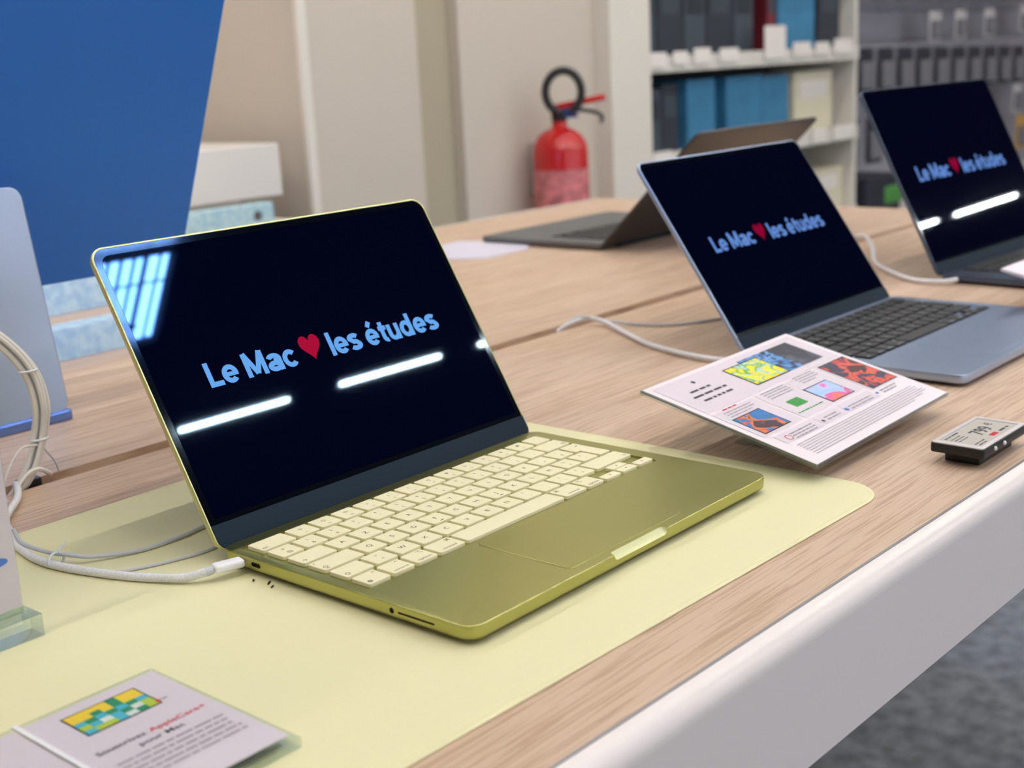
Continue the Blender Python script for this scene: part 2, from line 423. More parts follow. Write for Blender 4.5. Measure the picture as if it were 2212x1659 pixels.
def lettering(bm, s, x, y, z, cap, width):
    adv = sum(glyph(ch)[0] for ch in s) - 0.05
    kx = width / adv; u = 0
    for ch in s:
        a, strokes = glyph(ch)
        for k, st in enumerate(strokes):
            u0 = u; stroke(bm, st, T_ if not (ch in 'eé' and k == 1) else T_ * 0.85, lambda p: (x + (u0 + p[0]) * kx, y + p[1] * cap, z + 0.000002 * k))
        u += a
def rect(bm, x0, y0, x1, y1, z=0, mi=0):
    f = bm.faces.new([bm.verts.new(p) for p in ((x0, y0, z), (x1, y0, z), (x1, y1, z), (x0, y1, z))]); f.material_index = mi
    return bm
def boolean(o, cutters):
    for c in cutters:
        md = o.modifiers.new('cut', 'BOOLEAN'); md.operation = 'DIFFERENCE'; md.solver = 'EXACT'; md.object = c
        md.material_mode = 'TRANSFER'
    dg = bpy.context.evaluated_depsgraph_get(); dg.update()
    me = bpy.data.meshes.new_from_object(o.evaluated_get(dg))
    old = o.data; o.modifiers.clear(); o.data = me; me.name = old.name; bpy.data.meshes.remove(old)
    for c in cutters:
        d = c.data; bpy.data.objects.remove(c); bpy.data.meshes.remove(d)
    finish(o.data)

# ------------------------------------------------------------------ room
struct('floor', bx(-4, -6, FLOOR - 0.1, 9.6, 3.4, FLOOR), M['carpet'])
# ceiling with a rectangular skylight opening
SX0, SX1, SY0, SY1 = 1.34, 1.632, -1.40, -0.98
c = nb()
for q in ((-4, -6, SX0, 3.4), (SX1, -6, 9.6, 3.4), (SX0, -6, SX1, SY0), (SX0, SY1, SX1, 3.4)): box(c, q[0], q[1], CEIL, q[2], q[3], CEIL + 0.1)
struct('ceiling', c, M['ceiling'])
c = nb()
for x, wd in ((1.552, 0.006), (1.598, 0.0015), (1.515, 0.0025), (1.475, 0.003), (1.435, 0.003), (1.395, 0.003), (1.355, 0.003)): box(c, x - wd, SY0, CEIL + 0.016, x + wd, SY1, CEIL + 0.026)
box(c, SX0, -1.100, CEIL + 0.0, SX1, -1.070, CEIL + 0.02)
box(c, SX0, -1.205, CEIL + 0.02, SX1, -1.2025, CEIL + 0.027)
box(c, SX0, -1.345, CEIL + 0.01, 1.56, -1.338, CEIL + 0.027)
sk = struct('window_1', c, M['dark_frame'])
p_ = obj('pane', bx(SX0, SY0, CEIL + 0.03, SX1, SY1, CEIL + 0.04), M['sky_pane'], sk)
struct('wall_left', bx(-4.1, -6, FLOOR, -4, 3.4, CEIL), M['wall'])
struct('wall_right', bx(9.6, -6, FLOOR, 9.7, 3.4, CEIL), M['wall'])
c = nb()
for q in ((-4, FLOOR, 9.6, -0.55), (-4, 1.75, 9.6, CEIL), (-4, -0.55, -3.4, 1.75), (9.0, -0.55, 9.6, 1.75)): box(c, q[0], -6.1, q[1], q[2], -6, q[3])
struct('wall_front', c, M['wall_dark'])
c = nb()
for k in range(8): x = -3.4 + 12.36 * k / 7; box(c, x, -6.07, -0.55, x + 0.04, -6.03, 1.75)
box(c, -3.4, -6.07, 0.9, 9.0, -6.03, 0.94)
struct('added_window', c, M['dark_frame'])  # unseen shop window, added so world light reaches the table front
c = nb(); box(c, -4, 3.0, FLOOR, 1.80, 3.1, CEIL); struct('wall_alcove', c, M['wall_pink'])
c = nb(); box(c, 1.80, 2.20, FLOOR, 2.22, 3.1, CEIL); struct('wall_back', c, M['wall'])
c = nb(); box(c, 2.22, 2.235, FLOOR, 2.39, 3.1, CEIL); struct('wall_recess', c, M['wall_dark'])
c = nb(); box(c, 2.39, 2.20, FLOOR, 3.035, 3.1, CEIL); struct('wall_panel', c, M['wall'])
c = nb(); box(c, 1.787, 2.185, FLOOR, 1.815, 2.2, CEIL); struct('trim_1', c, M['trim'])
c = nb(); box(c, 3.035, 2.14, FLOOR, 3.26, 2.75, CEIL); struct('trim_2', c, M['trim'])
c = nb(); box(c, 3.26, 2.62, FLOOR, 9.6, 2.7, CEIL); struct('wall_shelving', c, M['shelf_grey'])

# ceiling light bars
def lamp_bar(x0, x1, y, label, group):
    t = thing('ceiling_light', label, 'ceiling light', ((x0 + x1) / 2, y, CEIL), (0, 0, 0), group)
    h = (x1 - x0) / 2
    obj('lamp_housing', bx(-h - 0.01, -0.022, -0.012, h + 0.01, 0.022, 0.0), M['lamp_body'], t)
    obj('diffuser', slab(-h, -0.0055, h, 0.0055, -0.017, -0.012, 0.0054, 0.002, n=5), M['lamp'], t)
    return t
L0 = lamp_bar(1.783, 2.215, -1.765, 'lit light bar mirrored low on the yellow laptop display, over the aisle', 'light bars over the aisle')
for k, (a, b) in enumerate([(2.4426, 2.940), (3.156, 3.65), (1.11, 1.56), (0.43, 0.88), (-0.25, 0.2), (-0.93, -0.48), (3.84, 4.3), (4.55, 5.0)]):
    lamp_bar(a, b, -1.765, ('lit light bar mirrored under the word études, over the aisle', 'lit light bar mirrored at the right edge of the yellow laptop display')[k] if k < 2 else 'lit light bar over the aisle in front of the table', 'light bars over the aisle')
for k in range(9): lamp_bar(3.14 + 1.102 * k, 4.0 + 1.102 * k, -2.66, 'lit light bar in the row beyond the aisle bars', 'light bars beyond the aisle')
for k in range(7): lamp_bar(-2.5 + 1.4 * k, -1.6 + 1.4 * k, -4.2, 'added fill light bar near the shop windows', 'added fill light bars near the shop windows')  # unseen row added to brighten the front apron
for k in range(5): lamp_bar(4.7 + 0.95 * k, 5.4 + 0.95 * k, 1.2, 'added fill light bar in front of the slatted panel', 'added fill light bars in front of the slatted panel')  # row added to lift the dark shelving side of the room
lamp_bar(0.6, 1.45, 2.62, 'added fill light bar in the alcove over the service counter', 'added alcove light bar')  # bar added to brighten the alcove wall
lamp_bar(-0.5, 0.35, 2.62, 'second added fill light bar in the alcove, left of the counter end', 'added alcove light bar')  # second added bar, also brightening the alcove wall
for yy, nm in ((-0.42, 'front edge of the table'), (0.24, 'middle of the table'), (1.5, 'far edge of the table')):
    for k in range(9):
        x0 = -1.6 + 0.69 * k
        lamp_bar(x0, x0 + 0.46, yy, 'lit light bar on the ceiling above the ' + nm, 'light bars above the ' + nm)

# ------------------------------------------------------------------ display table
tb = thing('display_table', 'long oak-topped display table with white metal edge carrying the laptops', 'table', (0, 0, FLOOR))
zt = -0.0012 - FLOOR
def edge_y(x): return -0.1025 - 0.024 * x
X0, X1 = -1.3, 1.78
def prism(poly, z0, z1):
    bm = nb(); a = ring(bm, poly, z0); b = ring(bm, poly, z1)
    bm.faces.new(list(reversed(a))); bridge(bm, a, b); bm.faces.new(b); return bm
obj('tabletop', prism([(X0, edge_y(X0)), (X1, edge_y(X1)), (X1, 0.460), (X0, 0.460)], zt - 0.022, zt), M['wood'], tb, smooth=False)
obj('tabletop', prism([(X0, 0.480), (X1, 0.480), (X1, 1.25), (X0, 1.25)], zt - 0.022, zt), M['wood'], tb, smooth=False)
obj('cable_groove', bx(X0, 0.460, zt - 0.022, X1, 0.480, zt - 0.007), M['groove'], tb)
obj('edge_lip', prism([(X0, edge_y(X0) - 0.0016), (X1, edge_y(X1) - 0.0016), (X1, edge_y(X1)), (X0, edge_y(X0))], zt - 0.02, zt - 0.0001), M['metal_lip'], tb, smooth=False)
# rounded white front apron swept along the edge
c = nb(); prof = [(0.0, -0.0006)]
R = 0.012
for k in range(9):
    a = 0.5 * pi * k / 8; prof.append((-R * sin(a) - 0.001, -R + R * cos(a) - 0.0006))
prof += [(-0.0145, -0.083), (-0.012, -0.0855), (-0.0, -0.0855), (0.0, -0.03)]
ra, rb = [], []
for px, pz in prof:
    ra.append(c.verts.new((X0, edge_y(X0) - 0.0016 + px, zt + pz))); rb.append(c.verts.new((X1, edge_y(X1) - 0.0016 + px, zt + pz)))
for i in range(len(prof)):
    j = (i + 1) % len(prof); c.faces.new((ra[i], ra[j], rb[j], rb[i]))
c.faces.new(ra); c.faces.new(list(reversed(rb)))
bmesh.ops.recalc_face_normals(c, faces=c.faces)
obj('front_apron', c, M['white_lacquer'], tb)
obj('rear_apron', bx(X0, 1.25, zt - 0.086, X1, 1.262, zt - 0.0005), M['white_lacquer'], tb)
for x in (X0, X1 - 0.012): obj('end_apron', bx(x, edge_y(x) + 0.001, zt - 0.086, x + 0.012, 1.249, zt - 0.0225), M['white_lacquer'], tb)
for x in (-0.6, 1.5):
    for y in (0.12, 1.02):
        obj('leg', slab(x - 0.03, y - 0.03, x + 0.03, y + 0.03, 0, zt - 0.022, 0.006, 0.001, n=3), M['white_lacquer'], tb)

# ------------------------------------------------------------------ yellow desk mat
ym = thing('desk_mat', 'pale yellow desk mat with rounded corners under the yellow laptop', 'desk mat', (0.344, 0, -0.0012), (0, 0, 0))
def mat_pt(x, y): return x, y
c = nb()
def matloop(i, z):
    pts = []
    for x, y in rr(-0.72 + i, -0.066 + i, 0.0 - i, 0.372 - i, 0.033 - i, 10):
        # the front edge runs parallel to the table edge rather than to the laptop
        f = max(0.0, min(1.0, (0.1 - y) / 0.16)); pts.append((x, y - 0.030 * x * f))
    return ring(c, pts, z)
l = [matloop(0.0006, 0), matloop(0, 0.0004), matloop(0, 0.0009), matloop(0.0004, 0.0012), matloop(0.0032, 0.0012), matloop(0.0037, 0.00095), matloop(0.0043, 0.0012)]
c.faces.new(list(reversed(l[0])))
for a, b in zip(l, l[1:]): bridge(c, a, b)
c.faces.new(l[-1])
obj('mat_surface', c, M['mat_yellow'], ym)

# ------------------------------------------------------------------ laptops
PX, PY = 0.01901, 0.01849
def key_rows():
    """(u0, width, row, legend kind, legend) rows counted from the function row"""
    K = []
    def row(v, u, items):
        for wd, kind, txt in items:
            K.append((u, wd, v, kind, txt)); u += wd
    row(0, 0, [(1.5, 'wl', 'esc')] + [(1, 'fn', t) for t in zip('☼☀▤⌕♪☾◁▶▷◔◑●', ['F%d' % i for i in range(1, 13)])] + [(1, 'c', '')])
    row(1, 0, [(1, '2', ('#', '@'))] + [(1, '2', t) for t in zip('1234567890°_', '&é"\'(§è!çà)-')] + [(1.5, 'wr', '⌫')])
    row(2, 0, [(1.5, 'wl', '→')] + [(1, 'c', t) for t in 'AZERTYUIOP'] + [(1, '2', ('¨', '^')), (1, '2', ('*', '$')), (1.0, 'wr', '')])
    row(3, 0, [(1.75, 'wl', '⇪')] + [(1, 'c', t) for t in 'QSDFGHJKLM'] + [(1, '2', ('%', 'ù')), (1, '2', ('£', '`')), (0.75, 'wr', '')])
    row(4, 0, [(1.25, 'wl', '⇧'), (1, '2', ('>', '<'))] + [(1, 'c', t) for t in 'WXCVBN'] + [(1, '2', t) for t in (('?', ','), ('.', ';'), ('/', ':'), ('+', '='))] + [(2.25, 'wr', '⇧')])
    row(5, 0, [(1, 'fnk', ('◍', 'fn')), (1, 'mod', ('⌃', 'control')), (1, 'mod', ('⌥', 'option')), (1.25, 'mod', ('⌘', 'command')), (5, 'c', ''), (1.25, 'mod', ('⌘', 'command')), (1, 'mod', ('⌥', 'option')), (1, 'arrow', '◀'), (1, 'updown', ('▲', '▼')), (1, 'arrow', '▶')])
    return K
KEYS = key_rows()
_keymesh = {}
def keycap(wd, dp, m):
    k = (round(wd, 5), round(dp, 5), m.name)
    if k not in _keymesh:
        bm = slab(-wd / 2, -dp / 2, wd / 2, dp / 2, 0, 0.0023, 0.0013, 0.00035, n=3, bseg=2, botbev=0)
        me = bpy.data.meshes.new('keycap'); bm.to_mesh(me); bm.free(); finish(me); me.materials.append(m); _keymesh[k] = me
    return _keymesh[k]

def laptop(name, label, group, W, D, H, loc, yaw, lean, mm, kx, ky, pad, legends=True, deck=0.0113, keys=True, px=PX, py=PY, rc=0.0105, front_notch=True, text=True, ports=True, logo=False):
    t = thing(name, label, 'laptop', loc, (0, 0, yaw), group)
    zb = 0.0030
    well = (kx - 0.0016, ky - 5.5 * py - 0.0008, kx + 14.5 * px + 0.0004, ky + 0.5 * py + 0.0012, 0.0018, 0.0011)
    base = obj('base', slab(0, 0, W, D, zb, deck, (rc, rc, rc * 0.75, rc * 0.75), 0.0007, n=10, bseg=3, botbev=0.0022, well=well), [mm['body'], M['port']], t)
    cut = []
    if front_notch:
        c = nb(); hw = 0.0235; RR = 0.0128
        prof = [(RR * 0.72, -hw - 0.0035)] + [(RR * (0.72 + 0.28 * sin(0.5 * pi * k / 8)), -hw - 0.0035 * cos(0.5 * pi * k / 8)) for k in range(1, 9)]
        lathe(prof + [(r, -h) for r, h in reversed(prof)], 64, 'x', c, (W / 2, -0.0060, deck + 0.0075))
        cut.append(obj('cut', c, mm['scoop'], smooth=False))
    if ports:
        for (y, z, hy, hz, r) in ((0.1730, 0.0074, 0.0042, 0.00135, 0.0013), (0.0583, 0.0072, 0.0017, 0.0017, 0.0016), (0.0400, 0.0072, 0.0135, 0.00062, 0.0006)):
            c = slab(-hy, -hz, hy, hz, -0.002, 0.002, r, 0, n=5)
            xform(c, Matrix.Translation((0, y, z)) @ Matrix.Rotation(pi / 2, 4, 'Z') @ Matrix.Rotation(pi / 2, 4, 'X'))
            cut.append(obj('cut', c, M['port'], smooth=False))
    if cut: boolean(base, cut)
    for x in (0.03, W - 0.03):
        for y in (0.022, D - 0.022):
            obj('rubber_foot', lathe([(0.0065, 0), (0.007, 0.0008), (0.007, zb)], 20), mm['foot'], t, (x, y, 0))
    if pad:
        obj('trackpad', slab(pad[0], pad[1], pad[2], pad[3], deck - 0.0001, deck + 0.00030, 0.0045, 0.00026, n=6, bseg=2, botbev=0), mm['pad'], t)
    # keyboard
    if keys:
        zk = deck - 0.0011 + 0.0001; zt_ = 0.0023
        gap = 0.0026
        for (u, wd, v, kind, txt) in KEYS:
            cx = kx + (u + wd / 2) * px; cy = ky - v * py
            kw, kd = wd * px - gap, py - gap - 0.0002
            if kind in ('arrow', 'updown'):
                kd2 = (py - gap) * 0.5 - 0.0003
                if kind == 'arrow': spots = [(cy - 0.25 * py + 0.0002, txt)]
                else: spots = [(cy + 0.25 * py - 0.0004, txt[0]), (cy - 0.25 * py + 0.0002, txt[1])]
                for yy, g in spots:
                    k_ = mobj('key', keycap(kw, kd2, mm['key']), None, t, (cx, yy, zk))
                    if legends:
                        obj('legend', text_bm(nb(), g, 0, -0.0008, 0.00004, 0.0022), mm['legend'], k_, (0, 0, zt_), smooth=False)
                continue
            if v in (2, 3) and kind == 'wr' and txt == '' :
                # the tall return key: one cap spanning two rows, built once from the upper row
                if v == 3: continue
                c = nb()
                xa, xb = -0.5 * px + gap / 2, 0.5 * px - gap / 2
                xm = xa + 0.25 * px; yt, yb_, ym_ = kd / 2, -kd / 2 - py, -kd / 2
                poly = [(xm, yb_), (xb - 0.001, yb_), (xb, yb_ + 0.001), (xb, yt - 0.001), (xb - 0.001, yt), (xa + 0.001, yt), (xa, yt - 0.001), (xa, ym_ + 0.0008), (xa + 0.0008, ym_), (xm, ym_)]
                a = ring(c, poly, 0); b = ring(c, poly, 0.0020)
                cxp = sum(p[0] for p in poly) / len(poly); cyp = sum(p[1] for p in poly) / len(poly)
                def ins(p):
                    return (p[0] + (0.00025 if p[0] < cxp - 0.002 else -0.00025), p[1] + (0.00025 if p[1] < (yb_ + 0.004) or abs(p[1] - ym_) < 0.001 and p[0] < xm else -0.00025))
                d = ring(c, [ins(p) for p in poly], 0.0023)
                c.faces.new(list(reversed(a))); bridge(c, a, b); bridge(c, b, d); c.faces.new(d)
                k_ = obj('key', c, mm['key'], t, (cx, cy, zk), smooth=False)
                if legends: obj('legend', text_bm(nb(), '↵', 0.003, 0.000, 0.00004, 0.0040), mm['legend'], k_, (0, 0, zt_), smooth=False)
                continue
            k_ = mobj('key', keycap(kw, kd, mm['key']), None, t, (cx, cy, zk))
            if not legends: continue
            c = nb(); z = 0.00004; h = kd / 2
            if kind == 'c' and txt:
                text_bm(c, txt, 0, -0.0018, z, 0.0052)
                if txt in 'FJ': box(c, -0.0014, -h + 0.0016, 0, 0.0014, -h + 0.0020, 0.0002)
            elif kind == '2':
                text_bm(c, txt[0], 0, 0.0016, z, 0.0038); text_bm(c, txt[1], 0, -0.0050, z, 0.0042)
            elif kind == 'fn':
                text_bm(c, txt[0], 0, 0.0006, z, 0.0036); text_bm(c, txt[1], 0, -0.0055, z, 0.0021)
            elif kind == 'wl':
                text_bm(c, txt, -kw / 2 + 0.0018, -h + 0.0022, z, 0.0036 if txt == 'esc' else 0.0050, 'l')
                if txt == '⇪': lathe([(0.0005, 0), (0.0005, z)], 10, 'z', c, (-kw / 2 + 0.0025, h - 0.003, 0))
            elif kind == 'wr' and txt:
                text_bm(c, txt, kw / 2 - 0.0018, -h + 0.0022, z, 0.0042, 'r')
            elif kind == 'fnk':
                text_bm(c, txt[0], -kw / 2 + 0.0018, -h + 0.0020, z, 0.0040, 'l'); text_bm(c, txt[1], kw / 2 - 0.0018, h - 0.0042, z, 0.0030, 'r')
            elif kind == 'mod':
                text_bm(c, txt[1], 0 if wd > 1 else 0, -h + 0.0020, z, 0.0035, fitw=min(0.0112, 0.0019 * len(txt[1]))); text_bm(c, txt[0], kw / 2 - 0.0020 if u < 6 else -kw / 2 + 0.0020, h - 0.0050, z, 0.0044, 'r' if u < 6 else 'l')
            if len(c.verts): obj('legend', c, mm['legend'], k_, (0, 0, zt_), smooth=False)
            else: c.free()
    # lid: local x along the width, y up the display, z towards the viewer
    th = 0.0046
    lrot = (pi / 2 - lean, 0, 0)
    c = slab(0, -0.0035, W, H, -th, 0, (0.0085, 0.0085, rc, rc), 0.0007, n=10, bseg=3, botbev=0.0020, well=(0.0014, 0.0000, W - 0.0014, H - 0.0014, 0.0092, 0.0006))
    lid = obj('lid', c, mm['lid'], t, (0, D + 0.003, deck), lrot)
    obj('display_border', slab(0.0016, 0.0012, W - 0.0016, H - 0.0016, -0.0006, -0.0002, (0.008, 0.008, 0.0088, 0.0088), 0.0, n=10), M['bezel'], lid)
    obj('display', slab(0.0062, 0.0165, W - 0.0062, H - 0.0062, -0.0003, -0.00008, (0.001, 0.001, 0.007, 0.007), 0.0, n=8), M['screen'], lid)
    obj('hinge_cover', slab(0.0016, -0.0032, W - 0.0016, 0.0128, -0.0006, 0.0006, (0.006, 0.006, 0.0004, 0.0004), 0.0002, n=6), mm['chin'], lid)
    obj('hinge_barrel', lathe([(0.0044, 0.040), (0.0046, 0.0405), (0.0046, W - 0.0415), (0.0044, W - 0.041)], 20, 'x'), M['hinge_cover'], t, (0, D + 0.0012, deck - 0.0052))
    if text:
        s = W / 0.2975; v = 0.0971 / 0.2046 * H; z = 0.0001
        c = nb()
        lettering(c, 'Le Mac', 0.0436 * s, v, z, 0.0172 * s, 0.0738 * s)
        obj('screen_text', c, mm['text'], lid, smooth=False)
        c = nb()
        lettering(c, 'les études', 0.1474 * s, v, z, 0.0172 * s, 0.1076 * s)
        obj('screen_text', c, mm['text'], lid, smooth=False)
        c = nb(); pts = []
        for k in range(48):
            a = 2 * pi * k / 48
            pts.append((16 * sin(a) ** 3, 13 * cos(a) - 5 * cos(2 * a) - 2 * cos(3 * a) - cos(4 * a)))
        ks = 0.0182 / 32 * s; kh = 0.0190 / 29 * s
        vs = [c.verts.new((0.1322 * s + px_ * ks, v + 0.0005 + (py_ + 17) * kh, z)) for px_, py_ in reversed(pts)]
        c.faces.new(vs)
        obj('heart_symbol', c, mm['heart'], lid, smooth=False)
    if logo:
        obj('back_plate', slab(W / 2 - 0.02, H / 2 - 0.02, W / 2 + 0.02, H / 2 + 0.02, -th - 0.0002, -th, 0.019, 0), M['bezel'], lid)
    return t

citrus = dict(body=M['citrus'], scoop=M['citrus_scoop_lit'], foot=M['foot'], pad=M['citrus_pad'], key=M['key_cream'], legend=M['key_legend'], lid=M['citrus_lid_lit'], chin=M['hinge_cover'], text=M['blue_text'], heart=M['heart'])
laptop('laptop', 'open yellow laptop with cream keys on the pale yellow mat', None, 0.2975, 0.2064, 0.2046,
       (0, 0, 0), 0, 0.53243, citrus, 0.00836, 0.14791 + 2 * PY, (0.0905, 0.0078, 0.2045, 0.0790))
skyb = dict(body=M['silver_blue'], scoop=M['silver_blue'], foot=M['rubber'], pad=M['silver_blue'], key=M['key_black'], legend=M['legend_white'], lid=M['silver_blue'], chin=M['hinge_cover'], text=M['blue_text_dim'], heart=M['heart_dim'])
laptop('laptop', 'open blue-grey laptop with black keys behind the tilted info card', None, 0.3150, 0.2151, 0.2125,
       (0.6200, -0.0035, -0.0012), -0.010, 0.6053, skyb, 0.0197, 0.1975, (0.095, 0.010, 0.220, 0.088), px=0.01901, py=0.01849)
blk = dict(body=M['space_black'], scoop=M['space_black'], foot=M['rubber'], pad=M['space_black'], key=M['key_black'], legend=M['legend_white'], lid=M['space_black'], chin=M['hinge_cover'], text=M['blue_text_dim'], heart=M['heart_dim'])
laptop('laptop', 'open dark midnight laptop farthest along the table, display text cut by the bars of light', None, 0.3559, 0.2481, 0.2476,
       (1.0845, -0.0273, -0.0012), -0.0546, 0.463, blk, 0.040, 0.229, (0.100, 0.010, 0.255, 0.105), legends=False)
gra = dict(body=M['graphite_deck'], scoop=M['graphite_deck'], foot=M['rubber'], pad=M['graphite_deck'], key=M['key_black'], legend=M['legend_white'], lid=M['graphite'], chin=M['hinge_cover'], text=None, heart=None)
laptop('laptop', 'dark graphite laptop seen from behind, lid leaning back, on the far side of the table', None, 0.356, 0.248, 0.243,
       (1.508, 1.030, -0.0012), pi, 0.805, gra, 0.040, 0.222, (0.10, 0.010, 0.25, 0.10), legends=False, text=False, ports=False, front_notch=False)

# ------------------------------------------------------------------ cables by the yellow laptop
cc = thing('charging_cable', 'white braided charging cable plugged into the left side of the yellow laptop', 'cable', (0, 0, 0))
PL = Vector((-0.0065, 0.1860, 0.0078))
path = [(-0.0210, 0.1905, 0.0068), (-0.030, 0.200, 0.0040), (-0.0375, 0.213, 0.0031), (-0.0465, 0.232, 0.0028), (-0.0545, 0.254, 0.0028), (-0.0625, 0.285, 0.0028), (-0.0640, 0.312, 0.0028), (-0.058, 0.345, 0.0028), (-0.0475, 0.372, 0.0030), (-0.036, 0.398, 0.0035), (-0.010, 0.430, 0.0036), (0.003, 0.452, 0.0036), (0.009, 0.466, 0.0030), (0.0105, 0.470, -0.001)]
obj('cable', tube(spline(path, 10), 0.0026, 12), M['cable'], cc)
c = slab(-0.0105, -0.0044, 0.0085, 0.0044, -0.0026, 0.0026, 0.0020, 0.0018, n=4)
obj('plug', c, M['plug'], cc, (-0.0085, 0.1868, 0.0076), (0, 0.02, radians(-14)))
obj('strain_relief', tube([(-0.0185, 0.1895, 0.0072), (-0.0225, 0.1912, 0.0066)], [0.0024, 0.0028], 12), M['cable_thin'], cc)
obj('plug_tip', slab(-0.0040, -0.0038, 0.004, 0.0038, -0.0012, 0.0012, 0.0011, 0.0), M['chrome'], cc, (0.0010, 0.1845, 0.0076), (0, 0, radians(-8)))
c2 = thing('security_cable', 'thin pale security wire beside the braided cable, running behind the lid', 'cable', (0, 0, 0))
obj('wire', tube(spline([(-0.0475, 0.366, 0.0052), (-0.0585, 0.335, 0.0060), (-0.0580, 0.305, 0.0062), (-0.052, 0.288, 0.0060), (-0.042, 0.280, 0.0035), (-0.017, 0.269, 0.0017), (0.008, 0.267, 0.0017), (0.030, 0.270, 0.0016), (0.10, 0.285, 0.0016), (0.16, 0.280, 0.0016)], 8), 0.0014, 10), M['cable_thin'], c2)
c3 = thing('sensor_wire', 'loose thin wire lying on the mat nearest the braided cable', 'cable', (0, 0, 0))
obj('wire', tube(spline([(-0.0580, 0.275, 0.0012), (-0.046, 0.252, 0.0011), (-0.036, 0.245, 0.0011), (-0.015, 0.237, 0.0011), (0.013, 0.233, 0.0011), (0.05, 0.245, 0.0011)], 8), 0.0010, 8), M['cable_thin'], c3)
c4 = thing('cable_tie', 'clear cable tie gripping the braided cable and the thin wire', 'cable tie', (-0.0602, 0.2925, 0.0030))
pts = [(0.0062 * cos(2 * pi * k / 20), 0, 0.0046 * sin(2 * pi * k / 20) + 0.0018) for k in range(20)]
obj('tie_band', xform(tube(pts, 0.0009, 6, closed=True), Matrix.Rotation(radians(12), 4, 'Z')), M['tie'], c4)
obj('tie_tail', tube([(0.002, 0, 0.0064), (0.006, 0.002, 0.0085), (0.010, 0.003, 0.0095)], [0.0009, 0.0007, 0.0004], 6), M['tie'], c4)

# hanging bundle from the table slot
hb = thing('cable_bundle', 'bundle of cream cables rising in a curve from the table groove', 'cable bundle', (0.0, 0.47, 0))
core = [(0.004, 0.0, -0.010), (0.013, -0.004, -0.001), (0.024, -0.003, 0.012), (0.034, 0.0, 0.032), (0.038, 0.0, 0.056), (0.033, 0.002, 0.084), (0.015, 0.006, 0.111), (-0.012, 0.014, 0.133), (-0.055, 0.03, 0.150)]
for i, (dx, dy, r) in enumerate(((-0.0040, 0.0, 0.0024), (0.0004, 0.002, 0.0022), (0.0042, 0.0, 0.0025), (0.001, -0.0030, 0.0017), (0.0068, 0.002, 0.0016))):
    P = [(x + dx * (1 + 0.25 * sin(k + i)), y + dy, z + 0.0005 * i) for k, (x, y, z) in enumerate(core)]
    obj('cable', tube(spline(P, 8), r, 8), M['cable_clear'] if i != 1 else M['cable_thin'], hb)
for (x, z) in ((0.0345, 0.031), (0.0330, 0.084)):
    pts = [(x + 0.0068 * cos(2 * pi * k / 16), 0.0045 * sin(2 * pi * k / 16), z) for k in range(16)]
    obj('tie', tube(pts, 0.0011, 6, closed=True), M['tie'], hb)
lp = [(0.030, -0.004, 0.028), (0.014, -0.010, 0.030), (0.000, -0.014, 0.018), (-0.008, -0.016, 0.002), (-0.012, -0.03, 0.000)]
obj('loop_wire', tube(spline(lp, 8), 0.0010, 6), M['cable_clear'], hb)
obj('loop_wire', tube(spline([(0.034, 0.0, 0.028), (0.044, 0.0, 0.012), (0.047, 0.0, 0.002)], 8), 0.0008, 6), M['cable_thin'], hb)
obj('loop_wire', tube(spline([(0.004, -0.012, 0.0015), (0.016, -0.010, 0.010), (0.028, -0.006, 0.010), (0.040, 0.0, 0.002)], 8), 0.0018, 6), M['cable_clear'], hb)
obj('clamp', slab(-0.008, -0.006, 0.010, 0.006, -0.006, 0.0035, 0.003, 0.001, n=3), M['black_plastic'], hb, (0.020, 0.0, 0))

# blue laptop cables
b2 = thing('charging_cable', 'pale blue-white cable curving from the groove to the blue-grey laptop', 'cable', (0, 0, 0))
obj('cable', tube(spline([(0.655, 0.470, -0.004), (0.672, 0.462, 0.004), (0.690, 0.452, 0.007), (0.688, 0.425, 0.0045), (0.660, 0.379, 0.0025), (0.626, 0.325, 0.0025), (0.606, 0.269, 0.0025), (0.600, 0.225, 0.003), (0.606, 0.200, 0.005), (0.618, 0.191, 0.0065)], 8), 0.0027, 10), M['cable'], b2)
obj('plug', slab(-0.008, -0.004, 0.008, 0.004, -0.0024, 0.0024, 0.002, 0.0016, n=4), M['plug'], b2, (0.612, 0.1915, 0.0062))
b3 = thing('security_cable', 'thin translucent wire looping behind the blue-grey laptop', 'cable', (0, 0, 0))
obj('wire', tube(spline([(0.660, 0.472, -0.004), (0.682, 0.460, 0.009), (0.700, 0.430, 0.0035), (0.712, 0.395, 0.0010), (0.735, 0.360, 0.0006), (0.80, 0.33, 0.0006), (0.86, 0.31, 0.0006)], 8), 0.0016, 8), M['cable_thin'], b3)
b4 = thing('charging_cable', 'pale cable bent up behind the dark midnight laptop', 'cable', (0, 0, 0))
obj('cable', tube(spline([(1.30, 0.470, -0.004), (1.315, 0.455, 0.010), (1.30, 0.42, 0.020), (1.255, 0.385, 0.012), (1.19, 0.350, 0.003), (1.13, 0.30, 0.0025), (1.085, 0.25, 0.0025), (1.077, 0.21, 0.004), (1.088, 0.195, 0.006)], 8), 0.0030, 10), M['cable'], b4)

